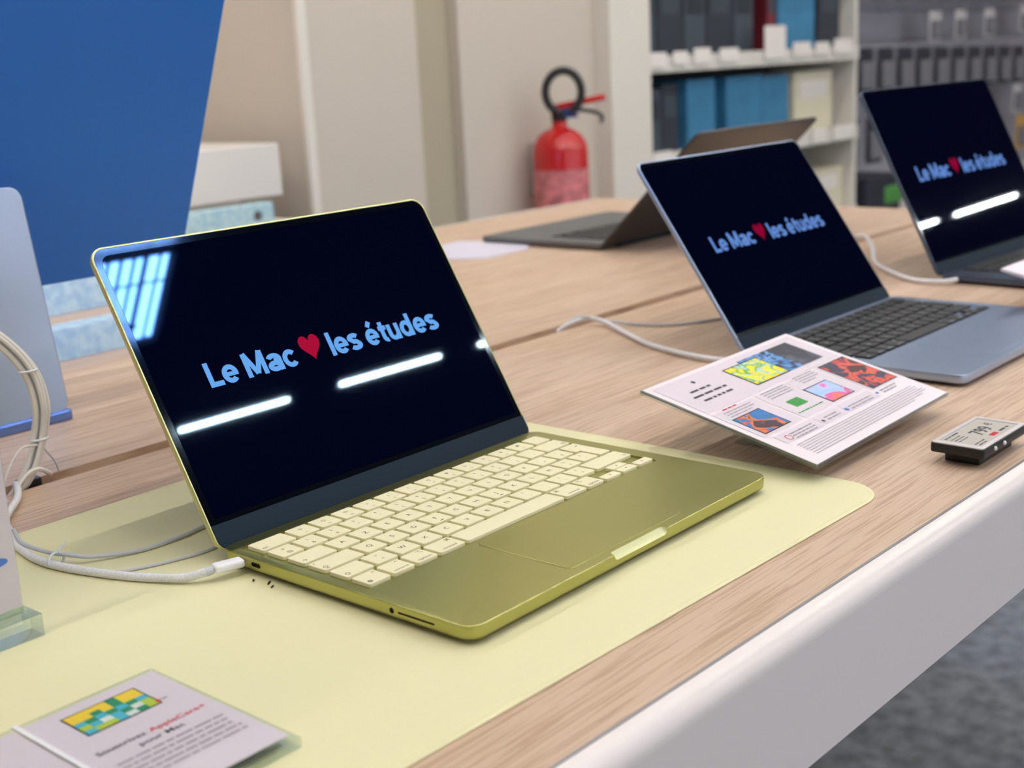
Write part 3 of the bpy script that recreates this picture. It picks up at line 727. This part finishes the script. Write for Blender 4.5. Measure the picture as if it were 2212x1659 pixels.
# ------------------------------------------------------------------ crumbs on the mat
def crumb(x, y, s, a, label):
    bm = bmesh.new(); bmesh.ops.create_icosphere(bm, subdivisions=1, radius=1)
    xform(bm, Matrix.Rotation(a, 4, 'Z') @ Matrix.Diagonal((s * 2.2, s * 0.7, s * 0.4, 1)))
    for v in bm.verts: v.co *= 1 + random.uniform(-.25, .25)
    tag(obj('crumb', bm, M['speck'], None, (x, y, s * 0.35), smooth=False), label, 'crumb')
crumb(-0.0052, 0.1700, 0.0010, 0.9, 'tiny dark crumb on the mat nearest the white plug')
crumb(-0.0022, 0.1590, 0.0013, 0.6, 'larger dark crumb on the mat below the laptop charging port')
crumb(-0.0046, 0.1530, 0.0010, 0.5, 'small dark flake touching the larger crumb on the mat')

# ------------------------------------------------------------------ cards
def textlines(c, x0, y0, x1, n, dy, h, z=0.0, seed=0, mi=0):
    """paragraph too small to read: rows of word-length dashes"""
    rnd = random.Random(seed)
    for i in range(n):
        x = x0; y = y0 - i * dy; end = x1 - (rnd.random() * 0.35 * (x1 - x0) if i == n - 1 else rnd.random() * 0.06 * (x1 - x0))
        while x < end - h:
            wl = min(h * rnd.uniform(1.5, 7), end - x); rect(c, x, y, x + wl, y + h, z, mi); x += wl + h * 0.7
art = {
 'lemon': picture_mat('yellow green artwork', [(0.0, (244, 214, 30)), (0.46, (240, 222, 40)), (0.50, (90, 170, 60)), (0.55, (150, 205, 220)), (0.62, (236, 226, 60))], 60),
 'blue': picture_mat('blue mosaic artwork', [(0.0, (16, 26, 48)), (0.42, (20, 34, 60)), (0.48, (60, 120, 190)), (0.55, (110, 170, 226)), (0.62, (20, 40, 80))], 70),
 'dark': picture_mat('dark slate artwork', [(0.0, (34, 36, 48)), (0.5, (52, 54, 70)), (0.7, (90, 92, 110))], 50),
 'red': picture_mat('red and slate artwork', [(0.0, (28, 28, 44)), (0.47, (56, 60, 86)), (0.50, (200, 60, 60)), (0.58, (226, 96, 80)), (0.66, (70, 30, 40))], 45),
 'orange': picture_mat('orange rock artwork', [(0.0, (20, 90, 160)), (0.44, (30, 120, 190)), (0.49, (200, 90, 50)), (0.56, (240, 130, 60)), (0.64, (60, 40, 60))], 55),
 'pink': picture_mat('pink and blue artwork', [(0.0, (120, 190, 240)), (0.44, (170, 200, 245)), (0.50, (205, 190, 235)), (0.56, (220, 90, 180)), (0.66, (236, 120, 90))], 55),
}
# info card stand (A5, landscape, tilted towards the visitor)
ic = thing('info_card_stand', 'tilted clear stand holding a white leaflet with six coloured pictures', 'card stand', (0.3276, -0.0192, 0.0135), (0.2266, -0.0171, -0.0136))
CW, CL = 0.210, 0.148
obj('acrylic_cover', slab(-0.0015, -0.0015, CW + 0.0015, CL + 0.0015, -0.0036, -0.0010, 0.001, 0.0003, n=3), M['acrylic'], ic)
pp = obj('leaflet', bx(0.0, 0.0, -0.0008, CW, CL, -0.0002), M['paper'], ic)
def pic(par, x0, y0, x1, y1, m, name='printed_picture', z=0.0002, frame=None, fr=0.0012):
    c = nb()
    if frame: rect(c, x0 - fr, y0 - fr, x1 + fr, y1 + fr, z - 0.0001, 1)
    rect(c, x0, y0, x1, y1, z, 0)
    return obj(name, c, [m, frame or m], par, smooth=False)
c = nb()
for q in ((0.006, 0.0925, 0.204, 0.1435), (0.006, 0.0450, 0.0605, 0.0895), (0.0635, 0.0450, 0.1065, 0.0895), (0.1090, 0.0450, 0.1550, 0.0895), (0.1580, 0.0390, 0.2060, 0.0915), (0.012, 0.0295, 0.0640, 0.0420), (0.0665, 0.0295, 0.1010, 0.0420), (0.1035, 0.0295, 0.1540, 0.0420)): rect(c, *q, 0.00005)
obj('printed_panels', c, M['panel_tint'], pp, smooth=False)
pic(pp, 0.0870, 0.1010, 0.1340, 0.1320, art['lemon'], z=0.0004, frame=M['ink_black'])
pic(pp, 0.1120, 0.1000, 0.1560, 0.1365, art['blue'], z=0.0003)
pic(pp, 0.1500, 0.1000, 0.1890, 0.1368, art['dark'], z=0.0002)
pic(pp, 0.1630, 0.0415, 0.2030, 0.0895, art['red'], frame=M['ink_black'])
pic(pp, 0.1100, 0.0480, 0.1430, 0.0725, art['pink'], frame=M['ink_black'])
pic(pp, 0.0125, 0.0488, 0.0465, 0.0750, art['orange'], frame=M['ink_black'])
pic(pp, 0.0755, 0.0590, 0.0925, 0.0695, M['ink_green'])
c = nb()
for (a, b, q) in ((0.0268, 0.1215, 0.063), (0.0205, 0.1140, 0.0725), (0.0235, 0.1065, 0.067)):
    textlines(c, a, b, q, 1, 0.005, 0.0024, 0.0002, int(a * 1e4))
lathe([(0.0020, 0), (0.0020, 0.0002)], 14, 'z', c, (0.0462, 0.1335, 0))
obj('printed_text', c, M['ink'], pp, smooth=False)
c = nb()
textlines(c, 0.071, 0.0880, 0.105, 4, 0.0032, 0.0011, 0.0002, 5); textlines(c, 0.121, 0.0895, 0.152, 4, 0.0032, 0.0011, 0.0002, 6)
textlines(c, 0.0155, 0.0850, 0.052, 3, 0.0032, 0.0011, 0.0002, 7); textlines(c, 0.026, 0.0365, 0.058, 3, 0.0032, 0.0012, 0.0002, 8)
textlines(c, 0.075, 0.0355, 0.094, 2, 0.0034, 0.0014, 0.0002, 9); textlines(c, 0.110, 0.0345, 0.148, 2, 0.0034, 0.0013, 0.0002, 10)
textlines(c, 0.163, 0.0345, 0.190, 2, 0.0034, 0.0013, 0.0002, 11)
textlines(c, 0.015, 0.0240, 0.200, 7, 0.0026, 0.0006, 0.0002, 12)
obj('printed_text', c, M['ink_soft'], pp, smooth=False)
c = nb(); textlines(c, 0.020, 0.0890, 0.040, 1, 0.003, 0.0014, 0.0002, 3)
obj('printed_text', c, M['ink_red'], pp, smooth=False)
c = nb()
for k in range(24):
    a = 2 * pi * k / 24; rect(c, 0.0214 + 0.0030 * cos(a), 0.0342 + 0.0030 * sin(a), 0.0221 + 0.0030 * cos(a), 0.0349 + 0.0030 * sin(a), 0.0002)
obj('printed_icon', c, M['ink_red'], pp, smooth=False)
c = nb(); textlines(c, 0.066, 0.0515, 0.102, 1, 0.003, 0.0013, 0.0002, 31); obj('printed_text', c, M['ink_green'], pp, smooth=False)
for x, y, r, mk in ((0.1055, 0.0335, 0.0021, 'ink_blue'), (0.157, 0.0345, 0.0014, 'ink_blue'), (0.0700, 0.0338, 0.0016, 'ink')):
    obj('printed_icon', lathe([(r, 0), (r, 0.0002)], 14, 'z', None, (x, y, 0)), M[mk], pp, smooth=False)
# thin dark rim lines of the sleeve and the foot underneath
obj('sleeve_rim', tube([(0, 0, -0.0016), (0, CL, -0.0016), (CW, CL, -0.0016), (CW, 0, -0.0016)], 0.0009, 6, closed=True), M['metal_lip'], ic)
mi_ = Matrix.LocRotScale(ic.location, ic.rotation_euler.to_matrix(), None).inverted()
def world_part(name, bm, m, par):           # geometry given in world coordinates, stored in the parent's frame
    xform(bm, mi_); return obj(name, bm, m, par)
world_part('stand_foot', bx(0.382, 0.040, -0.0012, 0.482, 0.078, 0.0012), M['acrylic'], ic)
world_part('stand_leg', prism([(0.384, 0.052), (0.480, 0.052), (0.480, 0.056), (0.384, 0.056)], 0.0012, 0.0235), M['acrylic'], ic)

# flat double card at the lower left
hc = thing('card_holder', 'clear block with two small white cards, one with a green and yellow picture', 'card holder', (-0.278, -0.0037, 0.0), (radians(0.6), 0, 0))
HW, HL = 0.1625, 0.1140
obj('acrylic_block', slab(0, 0, HW, HL, 0.0003, 0.0050, 0.0012, 0.0004, n=3), M['acrylic'], hc)
pa = obj('card', bx(0.0905, 0.0060, 0.0051, 0.1600, 0.1100, 0.0053), M['paper_grey'], hc)
pb = obj('card', bx(0.003, 0.0060, 0.0051, 0.0870, 0.1100, 0.0053), M['paper_grey'], hc)
obj('card_divider', slab(0.0875, 0.0, 0.0900, HL, 0.0050, 0.0062, 0.0005, 0.0002, n=2), M['plug'], hc)
Z = 0.0055
c = nb(); rect(c, 0.1049, 0.0776, 0.1441, 0.1021, Z - 0.0001, 0)
pat = ('1111211', '1121211', '3232323', '4353254', '3443524')
for r_, row_ in enumerate(pat):
    for q_, ch in enumerate(row_):
        x = 0.1058 + q_ * 0.0374 / 7; y = 0.1012 - (r_ + 1) * 0.0227 / 5
        rect(c, x, y, x + 0.0374 / 7, y + 0.0227 / 5, Z, int(ch))
obj('printed_picture', c, [M['ink_black'], mat('yellow print', srgb(226, 196, 40), 0.5), mat('emerald print', srgb(24, 132, 90), 0.5), mat('aqua print', srgb(70, 170, 190), 0.5), mat('lime print', srgb(168, 190, 50), 0.5), mat('pale print', srgb(206, 214, 204), 0.5)], pa, smooth=False)
c = nb(); text_bm(c, 'Souscrivez', 0.0977, 0.0582, Z, 0.0052, 'l', bold=0.01, fitw=0.0245); obj('printed_heading', c, M['ink'], pa, smooth=False)
c = nb(); text_bm(c, 'pour Mac', 0.1145, 0.0510, Z, 0.0052, 'l', bold=0.01, fitw=0.0232); obj('printed_heading', c, M['ink'], pa, smooth=False)
c = nb(); text_bm(c, 'AppleCare+', 0.1243, 0.0582, Z, 0.0052, 'l', bold=0.01, fitw=0.030); obj('printed_heading', c, M['ink_red'], pa, smooth=False)
obj('printed_dot', lathe([(0.0013, Z - 0.0001), (0.0013, Z + 0.0001)], 14, 'z', None, (0.1435, 0.0808, 0)), M['ink_red'], pa, smooth=False)
c = nb(); textlines(c, 0.0985, 0.0445, 0.1545, 5, 0.0045, 0.0015, Z, 21); textlines(c, 0.1455, 0.0800, 0.1500, 1, 0.003, 0.0016, Z, 22)
obj('printed_text', c, M['ink_soft'], pa, smooth=False)
c = nb(); textlines(c, 0.050, 0.100, 0.078, 1, 0.006, 0.0018, Z, 23); textlines(c, 0.02, 0.075, 0.075, 4, 0.0052, 0.0015, Z, 24)
obj('printed_text', c, M['ink_soft'], pb, smooth=False)
c = nb()
for k in range(16): rect(c, 0.1240 + k * 0.0018, 0.0012, 0.1250 + k * 0.0018, 0.0032, Z - 0.0003)
obj('serrated_strip', c, M['ink_black'], hc, smooth=False)

# tall sign on a clear base at the left edge
ts = thing('sign_holder', 'upright pinkish sign in a clear acrylic base at the left edge', 'sign holder', (-0.119, 0.205, 0.0))
obj('acrylic_base', slab(-0.215, 0, 0, 0.0235, 0.0003, 0.0128, 0.0004, 0.0003, n=2), M['acrylic_thick'], ts)
obj('acrylic_panel', slab(-0.211, 0.0085, -0.0055, 0.0130, 0.0129, 0.260, 0.0003, 0.0002, n=2), M['acrylic'], ts)
sp = obj('paper_sign', bx(-0.2095, 0.0070, 0.0180, -0.0068, 0.0080, 0.258), M['paper_grey'], ts)
c = nb()
xform(lathe([(0.0045, 0), (0.0045, 0.0003)], 16, 'z', c, (0, 0, 0)), Matrix.Translation((-0.0185, 0.0068, 0.0455)) @ Matrix.Rotation(pi / 2, 4, 'X') @ Matrix.Diagonal((1.6, 0.55, 1, 1)))
obj('printed_swoosh', c, M['ink_blue'], sp)

# electronic shelf label at the right
es = thing('shelf_label', 'small black electronic price tag at the right table edge', 'price tag', (0.4115, -0.0975, -0.0012), (0, 0, radians(-1.2)))
obj('tag_foot', slab(0.012, 0.004, 0.070, 0.030, 0.0, 0.0085, 0.002, 0.0005, n=3), M['black_plastic'], es)
ti = obj('tag_body', slab(0, -0.003, 0.078, 0.0355, 0.0085, 0.0150, 0.0025, 0.0008, n=4), M['black_plastic'], es)
obj('tag_bezel', slab(0.0005, -0.0025, 0.0775, 0.0350, 0.0150, 0.0160, 0.0022, 0.0004, n=4, well=(0.0055, 0.0010, 0.0725, 0.0315, 0.0005, 0.0006)), M['light_bezel'], es)
di = obj('tag_display', bx(0.0060, 0.0014, 0.0150, 0.0720, 0.0311, 0.0156), M['eink'], es)
c = nb(); text_bm(c, '799', 0.044, 0.012, 0.0157, 0.0150, 'c', bold=0.02); text_bm(c, '€', 0.0625, 0.017, 0.0157, 0.008, 'c', bold=0.02)
textlines(c, 0.009, 0.0275, 0.034, 1, 0.003, 0.0016, 0.0157, 41); textlines(c, 0.009, 0.0235, 0.025, 3, 0.0030, 0.0010, 0.0157, 42); textlines(c, 0.009, 0.006, 0.026, 2, 0.0030, 0.0012, 0.0157, 43)
textlines(c, 0.050, 0.005, 0.068, 1, 0.0030, 0.0022, 0.0157, 44)
obj('display_text', c, M['ink'], di, smooth=False)
c = nb(); rect(c, 0.036, 0.0045, 0.046, 0.0085, 0.0157); obj('display_mark', c, M['ink_red'], di, smooth=False)
for x in (0.020, 0.036):
    obj('side_stud', xform(lathe([(0.0016, 0), (0.0016, 0.001), (0.0008, 0.0016)], 12), Matrix.Translation((x, -0.003, 0.0118)) @ Matrix.Rotation(pi / 2, 4, 'X')), M['plug'], es)

# card by the midnight laptop
fc = thing('card_stand', 'plain pale card stand in front of the midnight laptop at the right edge', 'card stand', (0.940, -0.055, 0.012), (0.2266, 0, -0.0136))
obj('card_panel', bx(0, 0, 0, 0.21, 0.148, 0.003), M['paper'], fc)
obj('stand_foot', xform(bx(0.06, 0.0, -0.0130, 0.15, 0.03, -0.0005), Matrix.Rotation(-0.2266, 4, 'X')), M['acrylic'], fc)

# leaflet by the graphite laptop
lf = tag(obj('leaflet', prism([(0.985, 0.955), (1.02, 0.90), (1.125, 0.905), (1.19, 0.955), (1.15, 1.075), (1.03, 1.07)], -0.0012, 0.0006), M['sheet'], None, smooth=False), 'pale lilac leaflet lying beside the graphite laptop', 'leaflet')

# ------------------------------------------------------------------ blue all-in-one computer seen from behind
im = thing('desktop_computer', 'large blue all-in-one computer seen from behind on a pale blue stand', 'computer', (0.082, 0.62, -0.0012))
pz = 0.2038
c = nb()
W_, H_ = 0.547, 0.461 - 0.0
lean = 0.427
cab = obj('screen_back', slab(-W_ / 2, 0, W_ / 2, 0.452, -0.0115, 0.0, 0.012, 0.0012, n=6), M['imac_blue'], im, (0, 0.107, 0.1035), (pi / 2 + lean, 0, 0))
obj('front_display', slab(-0.262, 0.055, 0.262, 0.443, -0.0125, -0.0116, 0.004, 0), M['imac_screen'], cab)
c = slab(-0.065, 0, 0.065, 0.150, 0, 0.0095, 0.003, 0.0018, n=5)
obj('stand_foot', c, M['imac_foot'], im, (0, -0.006, 0))
obj('stand_upright', slab(-0.065, 0, 0.065, 0.202, -0.003, 0.003, 0.012, 0.0014, n=6), M['imac_stand'], im, (0, 0.001, 0.0065), (pi / 2 - 0.17, 0, 0))
obj('hinge_block', slab(-0.050, 0.006, 0.050, 0.036, 0, 0.016, 0.006, 0.002, n=4), M['imac_stand'], im, (0, 0.030, 0.178))

# clear acrylic bases on the far half of the table
for (x0, y0, x1, y1, h, lab) in ((0.150, 0.850, 0.500, 0.885, 0.034, 'clear aqua acrylic sign base with mottled blue face under the blue computer'),
                                 (0.30, 1.115, 0.72, 1.150, 0.050, 'taller aqua acrylic block near the far table edge')):
    t = thing('acrylic_block', lab, 'acrylic block', ((x0 + x1) / 2, (y0 + y1) / 2, -0.0012))
    a, b = (x1 - x0) / 2, (y1 - y0) / 2
    obj('block', slab(-a, -b, a, b, 0, h, 0.001, 0.0005, n=2), M['acrylic_teal'], t)

# ------------------------------------------------------------------ white counter behind
wc = thing('counter', 'white service counter in front of the beige alcove', 'counter', (1.45, 2.2, FLOOR))
obj('worktop', slab(-0.75, 0.0, 0.255, 0.62, 0.118 - FLOOR - 0.13, 0.118 - FLOOR, 0.006, 0.003, n=4), M['shelf_white'], wc)
obj('cabinet', bx(-0.70, 0.06, 0, 0.16, 0.58, 0.118 - FLOOR - 0.13), M['wall_pink'], wc)
obj('back_screen', bx(-0.60, 0.30, 0.118 - FLOOR, 0.10, 0.33, 0.30 - FLOOR), M['shelf_white'], wc)
lc = thing('side_table', 'low white table in front of the service counter', 'table', (1.25, 1.9, FLOOR))
obj('top', bx(-0.45, -0.12, -0.037 - FLOOR - 0.03, 0.24, 0.18, -0.037 - FLOOR), M['shelf_white'], lc)
for x in (-0.43, 0.20):
    for y in (-0.10, 0.14): obj('leg', bx(x, y, 0, x + 0.03, y + 0.03, -0.037 - FLOOR - 0.03), M['shelf_white'], lc)
t = thing('acrylic_block', 'pale aqua block with a dark dot on the low white table', 'acrylic block', (1.30, 1.90, -0.037))
obj('block', slab(-0.16, -0.02, 0.112, 0.02, 0, 0.050, 0.004, 0.002, n=3), M['acrylic_teal'], t)
obj('dot', xform(lathe([(0.011, 0), (0.011, 0.002)], 14), Matrix.Translation((0.065, -0.02, 0.024)) @ Matrix.Rotation(pi / 2, 4, 'X')), M['shelf_grey'], t)

# ------------------------------------------------------------------ fire extinguisher
fe = thing('fire_extinguisher', 'red fire extinguisher with black hose loop on the grey wall', 'fire extinguisher', (2.692, 2.085, -0.46), (0, 0, radians(-48)))
obj('cylinder', lathe([(0.070, 0.0), (0.084, 0.012), (0.084, 0.470), (0.080, 0.500), (0.066, 0.525), (0.040, 0.542), (0.024, 0.548), (0.022, 0.566)], 40), M['ext_red'], fe)
c = nb()
rings = []
for z in (0.28, 0.425):
    rings.append([c.verts.new((0.0848 * cos(a), 0.0848 * sin(a), z)) for a in [radians(175 + k * 10) for k in range(17)]])
for i in range(16): c.faces.new((rings[0][i], rings[0][i + 1], rings[1][i + 1], rings[1][i]))
obj('instruction_label', c, M['white_label'], fe)
c = nb(); rings = []
for z in (0.235, 0.268):
    rings.append([c.verts.new((0.0848 * cos(a), 0.0848 * sin(a), z)) for a in [radians(190 + k * 8) for k in range(9)]])
for i in range(8): c.faces.new((rings[0][i], rings[0][i + 1], rings[1][i + 1], rings[1][i]))
obj('white_sticker', c, M['tag'], fe)
obj('valve', lathe([(0.020, 0.560), (0.024, 0.570), (0.024, 0.592), (0.016, 0.600)], 20), M['rubber'], fe)
obj('safety_clip', bx(0.01, -0.016, 0.575, 0.055, 0.016, 0.602), M['ext_blue'], fe)
obj('handle', xform(slab(-0.01, -0.012, 0.145, 0.012, 0.0, 0.018, 0.006, 0.003, n=3), Matrix.Translation((0, 0, 0.600)) @ Matrix.Rotation(radians(-9), 4, 'Y')), M['ext_red'], fe, (0, 0, 0))
obj('lever', tube(spline([(0.02, 0, 0.592), (0.07, 0, 0.596), (0.125, 0, 0.580), (0.128, 0, 0.555)], 6), 0.006, 8), M['rubber'], fe)
hp = [(0.0 + 0.012 + 0.054 * cos(a), -0.028, 0.652 + 0.062 * sin(a)) for a in [radians(-70 + 320 * k / 24) for k in range(25)]]
obj('hose', tube([(-0.005, 0, 0.585)] + [(-0.012, -0.02, 0.59)] + [(-p[0] + 0.026, p[1], p[2]) for p in hp], 0.0125, 12), M['rubber'], fe)
obj('bracket', xform(bx(-0.02, 0.082, 0.35, 0.02, 0.113, 0.50), Matrix.Rotation(radians(48), 4, 'Z')), M['chrome'], fe)

# ------------------------------------------------------------------ shelving unit
su = thing('shelving_unit', 'white shelving unit stocked with cartons behind the blue-grey laptop', 'shelf', (3.26, 2.2, FLOOR))
zf = -FLOOR
SHW = 1.60
for z, nm in ((0.255, 0), (-0.075, 0), (0.62, 0), (-0.42, 0), (1.0, 0)):
    obj('shelf_board', bx(0, 0.0, z + zf - 0.022, SHW, 0.40, z + zf), M['shelf_white'], su)
    obj('price_rail', bx(0, -0.022, z + zf - 0.030, SHW, 0.0, z + zf + 0.026), M['shelf_white'], su)
obj('side_panel', bx(SHW, 0.0, 0, SHW + 0.03, 0.42, CEIL - FLOOR - 0.05), M['shelf_white'], su)
obj('back_panel', bx(0, 0.40, 0, SHW, 0.42, CEIL - FLOOR - 0.05), M['shelf_grey'], su)
def carton(x0, x1, z0, h, m, label, group=None, y=2.26, d=0.28, cat='box'):
    t = thing('carton', label, cat, ((x0 + x1) / 2, y, z0), (0, 0, 0), group)
    a = (x1 - x0) / 2
    obj('carton_body', slab(-a, 0, a, d, 0.0, h, 0.003, 0.001, n=2), m, t)
    obj('carton_print', bx(-a * 0.7, -0.0015, h * 0.55, a * 0.7, 0.0, h * 0.85), {'steel blue carton': M['box_blue'], 'cream carton': M['tag']}.get(m.name, M['box_slate'] if m is not M['box_slate'] else M['box_dark']), t)
    return t
z1, z2 = -0.074, 0.256
g = 'dark cartons on the lower shelf'
for k, (a, b, h) in enumerate(((3.29, 3.38, 0.245), (3.385, 3.49, 0.24), (3.495, 3.60, 0.255))): carton(a, b, z1, h, M['box_slate'] if a == 3.385 else M['box_dark'], ORD[k] + ' dark carton from the white pillar, on the shelf with the blue cartons', g)
carton(3.66, 3.85, z1, 0.262, M['box_blue'], 'steel blue carton leftmost of the three on the shelf, beside the dark ones')
carton(3.93, 4.19, z1, 0.262, M['box_blue'], 'widest steel blue carton, middle of the three on the shelf')
carton(4.195, 4.40, z1, 0.255, M['box_blue'], 'steel blue carton on the shelf touching the cream carton')
carton(4.45, 4.78, z1 + 0.02, 0.24, M['box_cream'], 'cream carton at the right end of the shelf')
g = 'dark cartons on the upper shelf'
x = 3.29
for k, wd in enumerate((0.19, 0.17, 0.15, 0.19, 0.15)):
    carton(x, x + wd - 0.01, z2, 0.30, M['box_slate'] if k % 2 == 0 else M['box_dark'], ORD[k] + ' dark carton from the white pillar on the upper shelf', g); x += wd
carton(4.235, 4.30, z2, 0.30, M['box_red'], 'thin dark red carton on the upper shelf')
carton(4.32, 4.62, z2 + 0.0, 0.32, M['box_blue'], 'steel blue carton on the upper shelf beside the red one')
carton(4.65, 4.84, z2, 0.30, M['box_dark'], 'dark carton at the right end of the upper shelf')
for k, (a, b, z, h) in enumerate(((3.30, 3.40, 0.252, 0.05), (3.44, 3.53, 0.258, 0.045), (3.57, 3.68, 0.256, 0.055), (3.74, 3.87, 0.256, 0.05), (4.06, 4.22, 0.256, 0.125), (4.28, 4.42, 0.260, 0.055), (4.46, 4.58, 0.262, 0.05), (4.62, 4.78, 0.262, 0.06))):
    tag(obj('price_tag', slab(a, 0, b, h, 0, 0.003, 0.006, 0.0008, n=3), M['tag'], None, (0, 2.172, z - 0.01), (pi / 2, 0, 0)),
        'tall white sign standing on the shelf edge' if h > 0.1 else ORD[k if k < 4 else k - 1] + ' small white price tag from the pillar on the middle shelf edge', 'price tag', None if h > 0.1 else 'price tags on the middle shelf edge')
for k, (a, b) in enumerate(((3.31, 3.42), (3.95, 4.1), (4.44, 4.56), (4.62, 4.80))):
    tag(obj('price_tag', slab(a, 0, b, 0.06, 0, 0.003, 0.006, 0.0008, n=3), M['tag'], None, (0, 2.172, -0.10), (pi / 2, 0, 0)), ORD[k] + ' white price tag from the pillar on the lower shelf edge', 'price tag', 'price tags on the lower shelf edge')
carton(4.50, 4.85, -0.42, 0.20, M['box_cream'], 'cream carton on the bottom shelf near the end panel', y=2.24)
carton(3.9, 4.35, -0.42, 0.24, M['box_slate'], 'slate carton on the bottom shelf', y=2.24)

# ------------------------------------------------------------------ slatted panel with hanging packs
sw = thing('slatted_panel', 'grey slatted wall panel hung with accessory packs', 'display panel', (4.92, 2.60, FLOOR))
obj('panel', bx(0, 0, 0, 4.6, 0.02, CEIL - FLOOR - 0.02), M['pegboard'], sw)
obj('slat', bx(0, -0.012, 0.30 + zf, 4.6, 0, 0.315 + zf), M['pegboard'], sw)
for z in (-0.75, -0.5, -0.25, 0.05, 0.45, 0.65, 0.85, 1.2): obj('slat', bx(0, -0.010, z + zf, 4.6, 0, z + zf + 0.012), M['pegboard'], sw)
def pack(m, wd, h):
    t = thing('hanging_pack', 'x', 'pack', (0, 0, 0))
    obj('card', slab(-wd / 2, -h, wd / 2, 0, -0.003, 0.0, 0.008, 0.0008, n=3), m, t, rot=(pi / 2, 0, 0))
    obj('blister', slab(-wd * 0.36, -h * 0.9, wd * 0.36, -h * 0.3, 0, 0.022, 0.01, 0.006, n=3), M['pack_grey'] if m is not M['pack_grey'] else M['pack_dark'], t, rot=(pi / 2, 0, 0))
    obj('hook', tube([(0, 0.14, -0.012), (0, -0.03, -0.012), (0, -0.035, -0.006)], 0.003, 6), M['chrome'], t)
    return t
def hang(proto, spots, label, group):
    for i, (x, z) in enumerate(spots):
        if i == 0: proto.location = (x, 2.44, z); proto['label'] = label % ORD[0] if '%' in label else label; proto['group'] = group
        else: dup(proto, (x, 2.44, z), None, label % ORD[i] if '%' in label else label, group)
hang(pack(M['pack_light'], 0.15, 0.15), [(6.25, 0.43), (6.58, 0.435), (6.98, 0.44), (7.52, 0.455)], '%s pale pack from the shelving, above the charcoal packs on the slatted panel', 'pale packs on the slatted panel')
hang(pack(M['pack_dark'], 0.17, 0.21), [(5.02 + 0.22 * k, 0.275 - 0.004 * k) for k in range(13)], '%s charcoal pack from the shelving in the long row under the pale packs', 'charcoal packs on the slatted panel')
hang(pack(M['pack_grey'], 0.16, 0.20), [(5.08 + 0.26 * k, 0.68) for k in range(11)], '%s grey pack from the shelving in the top row of the slatted panel', 'grey packs on the slatted panel')
hang(pack(M['pack_light'], 0.14, 0.17), [(7.45, 0.02), (7.95, 0.03)], '%s low pale pack hanging right of the midnight laptop display', 'pale packs lower on the slatted panel')
hang(pack(M['pack_orange'], 0.20, 0.20), [(7.55, -0.17)], 'amber pack hanging right of the midnight laptop display', 'amber packs')
hang(pack(M['pack_dark'], 0.18, 0.22), [(6.95 + 0.25 * k, -0.02) for k in range(1)] + [(5.05 + 0.26 * k, -0.06) for k in range(3)], '%s charcoal pack hung low on the slatted panel behind the midnight laptop', 'charcoal packs lower on the slatted panel')
lb = thing('low_cabinet', 'pale grey cabinet under the slatted panel', 'cabinet', (4.93, 2.16, FLOOR))
obj('cabinet_body', bx(0, 0, 0, 3.2, 0.40, -0.50 - FLOOR), M['pack_grey'], lb)
obj('cabinet_top', bx(-0.005, -0.01, -0.50 - FLOOR, 3.21, 0.41, -0.47 - FLOOR), M['shelf_white'], lb)
gp = thing('storage_basket', 'dark basket with a bright green top on the pale grey cabinet', 'basket', (5.02, 2.20, -0.47))
obj('basket', slab(0, 0, 0.34, 0.25, 0, 0.17, 0.02, 0.004, n=4), M['pack_dark'], gp)
obj('green_lid', slab(0.16, -0.01, 0.36, 0.24, 0.04, 0.12, 0.02, 0.01, n=4), M['green'], gp)
